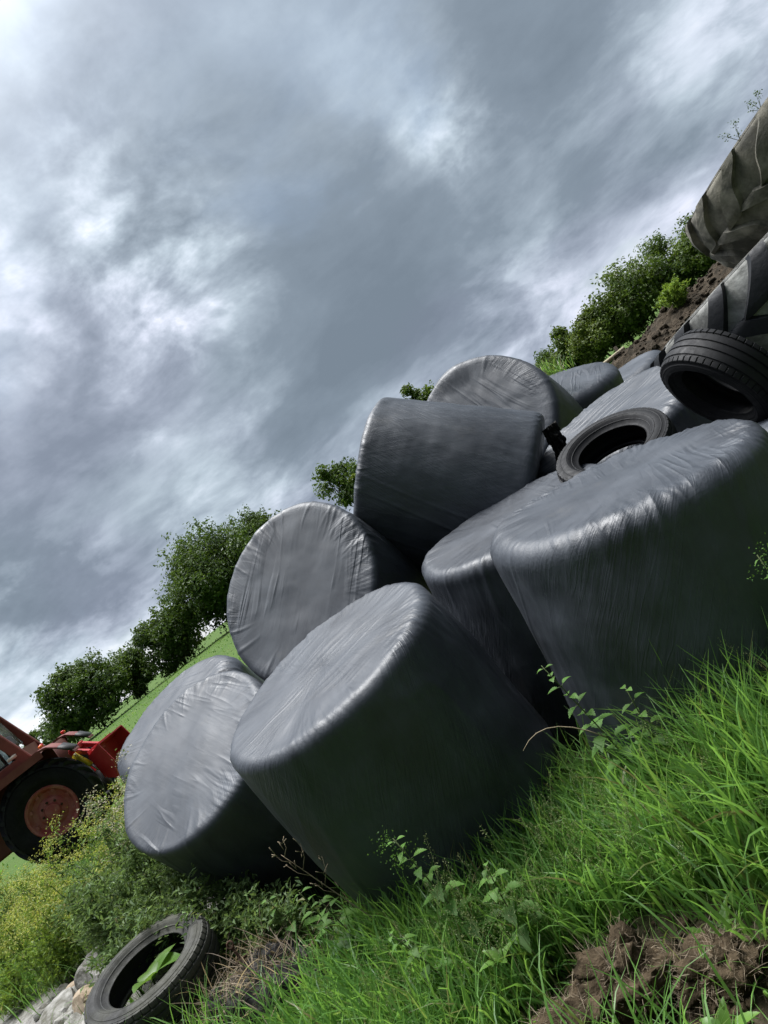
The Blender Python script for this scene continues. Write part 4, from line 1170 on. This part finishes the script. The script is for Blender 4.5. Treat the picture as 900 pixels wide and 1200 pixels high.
def soil():
    rng = np.random.default_rng(31)
    sp = [(-.50, 2.10, .16, .13, .12, 'largest rooty clod at the left end of the bare soil'),
          (-.28, 2.13, .15, .12, .12, 'dark hollow-sided clod beside the largest one'),
          (-.06, 2.03, .13, .10, .075, 'flat pinkish brown clod under the dandelion tuft'),
          (-.40, 1.88, .15, .10, .075, 'matted clod nearest the lower edge of the picture'),
          (-.18, 1.70, .12, .09, .06, 'low crumbly clod under the seedling'),
          (.12, 1.60, .13, .10, .07, 'pale matted clod at the lower right corner'),
          (-.60, 1.98, .10, .08, .06, 'small clod at the left tip of the bare soil'),
          (.26, 1.88, .14, .10, .05, 'low smooth clod under the toothed dock')]
    allp = []
    for i, (x, y, a, b, c, lab) in enumerate(sp):
        v, t = lump_mesh(110 + i, a, b, c, .75, 5, 2.4)
        v += (np.stack([vnoise(v * 28 + k * 9, 120 + i + k) for k in range(3)], -1) * .014) + (np.stack([vnoise(v * 70 + k * 9, 160 + i + k) for k in range(3)], -1) * .006)
        z = float(gh(x, y)) - .02
        me = mesh_np('soil_clod', v, None, t, True)
        tag(obj('soil_clod', me, M['soil'], None, (x, y, z + c * .45)), lab, 'clod', 'clods of dug soil in the grass')
        keep = v[:, 2] > -c * .3
        allp.append(v[keep] + (x, y, z + c * .45))
    # torn roots and straw lying over the clods
    P = np.concatenate(allp); n = 8500
    p = P[rng.integers(0, len(P), n)] + rng.normal(0, .006, (n, 3))
    gx = rng.uniform(-.85, .7, 2600); gy = rng.uniform(1.4, 2.4, 2600); k = rng.random(2600) < mudmask(gx, gy)
    gp = np.stack([gx[k], gy[k], gh(gx[k], gy[k]) - .012], -1)
    p = np.concatenate([p, gp]); n = len(p)
    L = rng.uniform(.010, .045, n) * rng.choice([1, 1, 1.8], n)
    v, q, kk = blades(rng, p[:, 0], p[:, 1], L, rng.uniform(.0008, .0018, n), rng.uniform(.6, 1.8, n), rng.uniform(-1.2, 1.6, n), rng.uniform(0, 2 * PI, n), 5, Z=p[:, 2])
    mb = MB(); mb.add(v, q, None, tint_cols(rng, n, kk, None, 0))
    tag(mb.build('dry_straw', M['straw'], None, cols=True), 'dry roots and straw matted over the bare soil', 'straw', kind='stuff')
    cr = MB()
    for _ in range(900):
        x, y = rng.uniform(-.85, .7), rng.uniform(1.4, 2.4)
        if rng.random() > mudmask(np.array([x]), np.array([y]))[0]: continue
        sz = .005 + .022 * rng.random() ** 3
        v, t = lump_mesh(int(rng.integers(1, 99)), sz * rng.uniform(.8, 1.5), sz, sz * .8, .5, 1, 1.7); cr.add(v + (x, y, float(gh(x, y)) - .015 + sz * .4), None, t)
    tag(cr.build('soil_crumbs', M['soil'], None, False), 'crumbs of dark soil round the clods', 'soil', kind='stuff')
    # the heap behind
    nx, ny = 150, 80
    X, Y = np.meshgrid(np.linspace(4.0, 12.5, nx), np.linspace(10.6, 14.6, ny))
    e = np.clip(1 - ((Y - 12.6) / 1.9) ** 2, 0, 1) * sstep(4.1, 4.8, X) * sstep(12.4, 10, X)
    P = np.stack([X, Y, X * 0], -1).reshape(-1, 3)
    Z = gh(X, Y) - .12 + e ** .8 * (1.05 + .22 * fbm(P * .8, 14, 2).reshape(X.shape)) + (.15 * fbm(P * 3.4, 15, 6, .68).reshape(X.shape)) * (e > .02)
    i = np.arange(nx * ny).reshape(ny, nx)
    q = np.stack([i[:-1, :-1], i[:-1, 1:], i[1:, 1:], i[1:, :-1]], -1).reshape(-1, 4)
    me = mesh_np('soil_heap', np.stack([X, Y, Z], -1).reshape(-1, 3), q, None, False)
    tag(obj('soil_heap', me, M['heap']), 'long brown heap of dug soil in front of the hedge', 'soil heap')
    # lumps on the heap
    cl = MB()
    for _ in range(2200):
        a = rng.integers(0, ny); b = rng.integers(0, nx)
        if e[a, b] < .08: continue
        s = .014 + .055 * rng.random() ** 3; v, t = lump_mesh(int(rng.integers(1, 99)), s * 1.3, s, s * .8, .4, 1, 1.7); cl.add(v + (X[a, b], Y[a, b], Z[a, b] + s * .3), None, t)
    tag(cl.build('crumbled_soil', M['heap'], None, False), 'loose lumps of soil crumbled over the heap', 'soil', kind='stuff')
    g = 'green tufts growing at the foot of the soil heap'
    labs = ['bright weed clump below the middle of the soil heap', 'weed clump at the left end of the soil heap', 'low weed clump in front of the heap, nearest the leaning tyre', 'grassy weed on the crest of the soil heap', 'weed clump between the pale rail and the heap', 'weed clump low on the heap right of its left end']
    for i, (x, y, dz) in enumerate(((4.9, 10.2, 0), (4.45, 11.4, .05), (5.0, 9.6, 0), (6.0, 12.4, .85), (4.5, 12.6, 0), (4.85, 11.3, .1))):
        o = feathery('weed_clump', labs[i], 'weed', x, y, .45, 400 + i, 'lowgreen', None, g, branches=16, nl=40, leaf=.07, spread=.35)
        o.location.z += dz
    # rail and post
    mb = MB(); a, b = np.array(RAIL[0]), np.array(RAIL[1]); d = (b - a) / np.linalg.norm(b - a)
    rt = tag(empty('wooden_rail', tuple(a - d * .2 - (0, 0, .55))), 'pale wooden rail on short posts behind the furthest bale', 'rail')
    mb.tube([(0, 0, .55), tuple(d * .5 + (0, 0, .55)), tuple(d * 1.05 + (0, 0, .555))], .035, 8); mb.build('rail', M['wood'], rt)
    for k in (.1, .95): p = MB(); p.tube([tuple(d * k + (0, .06, -.5)), tuple(d * k + (0, .08, .68))], .035, 8); p.build('post', M['bark'], rt)

def oddments():
    # rusty pin with a ring
    rt = tag(empty('iron_pin', (PIN[0], PIN[1], PIN[2] - .09)), 'rusty iron pin with a ring lying beside the worn tyre', 'iron pin'); rt.scale = (.75, .75, .75)
    mb = MB(); mb.tube([(0, 0, -.12), (.0, .005, 0), (.005, .0, .13)], [.010, .010, .009], 10); mb.build('pin', M['rust'], rt)
    def ring(c, R, r, u, w):
        a = np.linspace(0, 2 * PI, 25); return [np.array(c) + R * (np.cos(k) * np.array(u) + np.sin(k) * np.array(w)) for k in a]
    mb = MB(); mb.tube(ring((.005, 0, .145), .020, .008, (1, 0, 0), (0, .3, .95)), .007, 8, False); mb.build('eye', M['rust'], rt)
    mb = MB(); mb.tube(ring((0, 0, .03), .038, .01, (.95, .2, 0), (-.1, .75, -.35)), .007, 8, False); mb.build('ring', M['rust'], rt)
    # crumpled dark plastic with clods over it
    n = 90
    X, Y = np.meshgrid(np.linspace(-1, 1, n), np.linspace(-1, 1, n))
    P = np.stack([X, Y, X * 0], -1).reshape(-1, 3)
    ed = np.clip(1.05 - (X ** 2 + Y ** 2) ** .5 + .25 * fbm(P * 2, 3, 2).reshape(X.shape), 0, 1)
    rid = 1 - np.abs(fbm(P * 2.3, 33, 4)).reshape(X.shape) * 2.4
    Z = .20 * sstep(0, .5, ed) + .06 * rid * sstep(0, .3, ed) - .03
    wx, wy = CLOTH[0] + X * .34, CLOTH[1] + Y * .30
    i = np.arange(n * n).reshape(n, n)
    q = np.stack([i[:-1, :-1], i[:-1, 1:], i[1:, 1:], i[1:, :-1]], -1).reshape(-1, 4)
    q = q[(ed.ravel()[q].min(1) > .01)]
    V = np.stack([wx, wy, gh(wx, wy) + Z], -1).reshape(-1, 3)
    me = mesh_np('plastic_sheet', V, q, None, True)
    o = obj('plastic_sheet', me, M['plastic']); sm = o.modifiers.new('thickness', 'SOLIDIFY'); sm.thickness = .004
    tag(o, 'crumpled sheet of dirty black plastic right of the worn tyre', 'plastic sheet')
    rng = np.random.default_rng(3); m = 420
    k = rng.integers(0, len(V), m * 2)
    k = k[ed.ravel()[k] > .05]; m = len(k); p = V[k]
    v, q, kk = blades(rng, p[:, 0], p[:, 1], rng.uniform(.06, .24, m), rng.uniform(.002, .0055, m), rng.uniform(.4, 1.4, m), rng.uniform(.2, 1.2, m), rng.uniform(0, 2 * PI, m), 5, Z=p[:, 2] - .005)
    mb = MB(); mb.add(v, q, None, tint_cols(rng, m, kk, None, .3))
    tag(mb.build('dry_grass', M['straw'], None, cols=True), 'withered grass lying over the black plastic sheet', 'dry grass', kind='stuff')
    # torn film hanging between two bales
    n = 40
    X, Y = np.meshgrid(np.linspace(-1, 1, n), np.linspace(-1, 1, n)); P = np.stack([X * 2.6, Y * 1.4, X * 0], -1).reshape(-1, 3)
    Z = .05 * (1 - np.abs(fbm(P * 1.6, 8, 4)) * 2.5).reshape(X.shape)
    V = np.stack([.06 * X + .03 * Y, Z * .6, .13 * Y], -1).reshape(-1, 3)
    i = np.arange(n * n).reshape(n, n); q = np.stack([i[:-1, :-1], i[:-1, 1:], i[1:, 1:], i[1:, :-1]], -1).reshape(-1, 4)
    me = mesh_np('torn_film', V, q, None, True)
    o = obj('torn_film', me, M['plastic'], None, RAG, Quaternion((0, 0, 1), .2)); sm = o.modifiers.new('thickness', 'SOLIDIFY'); sm.thickness = .003
    tag(o, 'crumpled strip of torn black film between the lying bale and the car tyre', 'torn film')

# ------------------------------------------------------------------ tractor and implement
def tractor():
    hd = Vector((-.95, -.31, 0)).normalized()          # forward
    c = Vector(WHEEL); gz = c.z - WHEEL_R
    rt = empty('tractor', (c.x, c.y, gz))
    rt.rotation_euler = (0, 0, math.atan2(hd.y, hd.x))
    tag(rt, 'old red tractor with cab standing behind the weeds at the left edge', 'tractor')
    wz = c.z - gz
    # local: x forward, y to the tractor's left (towards the camera is +y), z up; origin under near rear wheel
    def wheel(x, y, R, r, W, lugs, lab=None):
        e = empty('wheel', (x, y, R)); e.parent = rt
        e.rotation_mode = 'QUATERNION'; e.rotation_quaternion = Quaternion((1, 0, 0), -PI / 2 if y > -.7 else PI / 2)
        tr = tractor_tyre(e, R, r, W, lugs, .045, M['rubber'], M['tyre_lug'], .3)
        mb = MB()
        mb.lathe([(r + .025, W * .36), (r + .01, W * .40), (r - .02, W * .36), (r - .04, W * .22), (r * .82, W * .12), (r * .62, W * .10), (r * .5, W * .20), (r * .34, W * .22), (r * .3, W * .30), (r * .12, W * .34), (.001, W * .34)], 48)
        mb.lathe([(r + .02, -W * .38), (r - .03, -W * .30), (r * .5, -W * .1), (.001, -W * .1)][::-1], 48)
        for k in range(8):
            a = k * PI / 4 + .2; mb.box((r * .86 * math.cos(a), r * .86 * math.sin(a), W * .17), (.05, .05, .06))
        rim = autosmooth(mb.build('rim', M['rim'], e), 40)
        for k in range(8):
            a = k * PI / 4; b = MB(); b.tube([(r * .42 * math.cos(a), r * .42 * math.sin(a), W * .18), (r * .42 * math.cos(a), r * .42 * math.sin(a), W * .27)], .018, 6)
            b.build('wheel_nut', M['rust'], e)
    R = WHEEL_R
    wheel(0, 0, R, .335, .34, 20)
    wheel(0, -1.65, R, .335, .34, 20)
    wheel(2.15, -.12, .46, .26, .24, 16); wheel(2.15, -1.53, .46, .26, .24, 16)
    b = MB()
    b.box((1.75, -.825, 1.18), (1.75, .66, .52), bev=.08); b.box((1.6, -.825, .78), (1.9, .42, .42), bev=.03)
    b.box((.1, -.825, .85), (1.0, .55, .6), bev=.05)
    b.tube([(0, -.1, R), (0, -1.55, R)], .10, 12)
    autosmooth(b.build('body', M['red'], rt), 30)
    b = MB(); b.tube([(2.15, -.2, .46), (2.15, -1.45, .46)], .06, 10); b.box((2.63, -.825, 1.12), (.03, .56, .40)); b.build('axle', M['dark'], rt)
    b = MB(); b.tube([(2.0, -.7, 1.4), (2.0, -.7, 2.1)], .035, 10); b.build('exhaust', M['dark'], rt)
    # mudguards: flat top and sloping rear, with a dark inner skirt
    for y, s in ((.02, 1), (-1.67, -1)):
        gt = 1.72 - gz + .0
        b = MB()
        top = FEND
        prof = [(1.02, top - .62), (.78, top - .16), (.60, top - .01), (-.34, top + .01), (-.46, top - .02), (-.62, top - .16), (-.72, top - .30)]
        w = .26
        vs = []
        for (px_, pz) in prof: vs += [(px_, y - w, pz), (px_, y + w, pz), (px_, y + w, pz - .028), (px_, y - w, pz - .028)]
        q = []
        for k in range(len(prof) - 1):
            for a in range(4): q.append((k * 4 + a, k * 4 + (a + 1) % 4, k * 4 + 4 + (a + 1) % 4, k * 4 + 4 + a))
        q += [(3, 2, 1, 0), (len(vs) - 4, len(vs) - 3, len(vs) - 2, len(vs) - 1)]
        b.add(vs, q)
        b.box((.13, y + s * (w + .008), top - .055), (1.0, .02, .11))
        f = autosmooth(b.build('mudguard', M['red'], rt), 30)
        k = MB(); k.box((.05, y - s * w * .9, top - .30), (.95, .03, .55)); k.build('inner_skirt', M['reddark'], f)
        k = MB(); k.box((-.64, y, top - .20), (.20, 2 * w + .03, .03), rot=Matrix.Rotation(-.85, 3, 'Y'))
        k.build('mud_flap', M['dark'], f)
        k = MB(); k.box((-.40, y + s * .10, top + .035), (.05, .10, .05), bev=.01); k.build('tail_light', M['redlens'], f)
        k = MB(); k.box((-.40, y + s * .20, top + .03), (.05, .06, .04), bev=.01); k.build('indicator', M['orange'], f)
    # cab
    top = FEND
    y0, y1 = -.26, -1.39
    x0, x1, zr = .06, 1.22, FEND + .98
    cb = MB()
    def post(a, b_, w=.10):
        a = np.array(a); b_ = np.array(b_); d = b_ - a; L = np.linalg.norm(d); d /= L
        z = d; x = np.array([1., 0, 0]); x -= x.dot(z) * z; x /= np.linalg.norm(x); y = np.cross(z, x)
        cb.box((a + b_) / 2, (w, .07, L), rot=np.stack([x, y, z], 1), bev=.015)
    for y in (y0, y1):
        post((x0 - .14, y, top - .02), (x0 + .16, y, zr), .16); post((x1, y, top - .55), (x1 - .10, y, zr), .08); post((.50, y, top - .2), (.48, y, zr), .07)
        cb.box(((x0 + x1) / 2, y, top + .05), (x1 - x0 + .12, .068, .12), bev=.01)
        cb.box(((x0 + x1) / 2 + .05, y, zr - .05), (x1 - x0 - .1, .066, .10), bev=.01)
        cb.box((.45, y, top - .28), (1.1, .06, .55))
    cb.box((x0 - .10, (y0 + y1) / 2, top + .04), (.08, abs(y1 - y0) - .08, .3)); cb.box((x1, (y0 + y1) / 2, top - .3), (.07, abs(y1 - y0) - .08, .6))
    cab = autosmooth(cb.build('cab', M['red'], rt), 30)
    r = MB(); r.box(((x0 + x1) / 2 + .05, (y0 + y1) / 2, zr + .06), (x1 - x0 + .12, abs(y1 - y0) + .16, .13), bev=.05); r.build('roof', M['red'], cab)
    for y, s in ((y0, 1), (y1, -1)):
        for xa, xb in ((x0 + .10, .455), (.535, x1 - .08)):
            g = MB(); g.box(((xa + xb) / 2, y, (top + zr) / 2 + .01), (xb - xa, .008, zr - top - .2))
            gl = g.build('window', M['glass'], cab)
            f = MB()
            for zz in (top + .125, zr - .115): f.box(((xa + xb) / 2, y + s * .008, zz), (xb - xa + .02, .03, .035))
            for xx in (xa + .01, xb - .01): f.box((xx, y + s * .007, (top + zr) / 2), (.035, .028, zr - top - .21))
            f.build('seal', M['dark'], gl)
    g = MB(); g.box((x0 + .05, (y0 + y1) / 2, (top + zr) / 2 + .1), (.008, abs(y1 - y0) - .1, zr - top - .35), rot=Matrix.Rotation(.17, 3, 'Y')); g.build('rear_window', M['glass'], cab)
    k = MB(); k.box((.06, y0 + .045, top + .16), (.14, .012, .05), rot=Matrix.Rotation(0, 3, 'Y')); k.build('label_plate', M['pale'], cab)
    s_ = MB(); s_.box((.35, -.825, top - .02), (.45, .48, .12), bev=.04); s_.box((.12, -.825, top + .25), (.12, .48, .5), bev=.04); s_.build('driver_seat', M['dark'], rt)
    k = MB(); k.tube([(.88, -.825, top + .02), (.74, -.825, top + .18)], .02, 8)
    a = np.linspace(0, 2 * PI, 25); k.tube([(.74 + .07 * math.sin(t), -.825 + .19 * math.cos(t), top + .19 + .17 * math.sin(t)) for t in a], .014, 6, False); k.build('steering_wheel', M['dark'], rt)
    for y in (-.45, -1.2):
        k = MB(); k.tube([(-.1, y, .62), (-.95, y, .52)], .03, 8); k.build('lift_arm', M['dark'], rt)

    # red loader bucket with a yellow ram behind
    a, b_ = Vector(IMPL[0]), Vector(IMPL[1])
    rt2 = empty('mounted_implement', (a.x - .05, a.y + .1, float(gh(a.x, a.y)))); rt2.rotation_euler = (0, 0, math.atan2(-.35, .94) + .15); rt2.scale = (.78, .78, .78)
    tag(rt2, 'bright red implement with a yellow ram hitched behind the tractor', 'implement')
    z0 = float(gh(a.x, a.y))
    H1 = (a.z - z0) / .78
    # local x to the right in view, y away
    k = MB()
    for y in (-.16, .16):
        k.box((.17, y, H1 - .13), (.46, .07, .09), rot=Matrix.Rotation(.62, 3, 'Y'), bev=.008)
        k.box((.06, y, H1 - .30), (.08, .068, .62), rot=Matrix.Rotation(-.25, 3, 'Y'), bev=.008)
    k.box((.02, 0, H1 - .02), (.09, .40, .10), bev=.01); k.box((.36, 0, H1 - .30), (.09, .40, .12), bev=.01)
    autosmooth(k.build('linkage', M['redbright'], rt2), 30)
    k = MB(); k.tube([(.08, -.25, H1 - .10), (.24, -.25, H1 - .44)], .055, 14); rm = k.build('ram_barrel', M['yellow'], rt2)
    k = MB(); k.tube([(.24, -.25, H1 - .42), (.31, -.25, H1 - .60)], .024, 10); k.build('ram_rod', M['steel'], rm)
    k = MB()
    # bucket side plates and back
    def plate(y):
        pr = [(.34, H1 - .30), (.68, H1 - .22), (.74, H1 - .62), (.58, H1 - .95), (.40, H1 - .80)]
        vs = [(x, y - .012, z) for x, z in pr] + [(x, y + .012, z) for x, z in pr]
        n = len(pr)
        bm = bmesh.new(); bv = [bm.verts.new(q) for q in vs]
        bmesh.ops.convex_hull(bm, input=bv); bm.verts.index_update(); bm.verts.ensure_lookup_table()
        k.add([q.co[:] for q in bm.verts], [[q.index for q in f.verts] for f in bm.faces if len(f.verts) == 4] or None, [[q.index for q in f.verts] for f in bm.faces if len(f.verts) == 3]); bm.free()
    plate(-.30); plate(.55)
    k.box((.51, .125, H1 - .255), (.34, 0.84, .024), rot=Matrix.Rotation(-.23, 3, 'Y')); k.box((.36, .125, H1 - .50), (.03, .84, .60))
    k.box((.50, .125, H1 - .875), (.24, 0.84, .024), rot=Matrix.Rotation(.46, 3, 'Y'))
    k.build('bucket', M['redbright'], rt2, False)
    k = MB(); k.box((-.25, 0, .50), (.9, .10, .10)); k.box((.10, 0, .66), (.10, .12, H1 - .9)); k.box((.1, 0, .1), (.16, .4, .2)); k.build('hitch', M['dark'], rt2)

# ------------------------------------------------------------------ run
mats(); world(); camera(); ground(); bales(); tyres(); trees(); grass(); plants(); tufts(); stones(); soil(); oddments(); tractor()
SC.view_settings.view_transform = 'Standard'; SC.view_settings.look = 'None'
SC.view_settings.exposure = .25; SC.view_settings.gamma = 1
SC.cycles.use_denoising = True
SC.cycles.use_adaptive_sampling = True; SC.cycles.adaptive_threshold = .025
SC.cycles.max_bounces = 6; SC.cycles.diffuse_bounces = 3; SC.cycles.glossy_bounces = 3; SC.cycles.transmission_bounces = 4; SC.cycles.transparent_max_bounces = 8
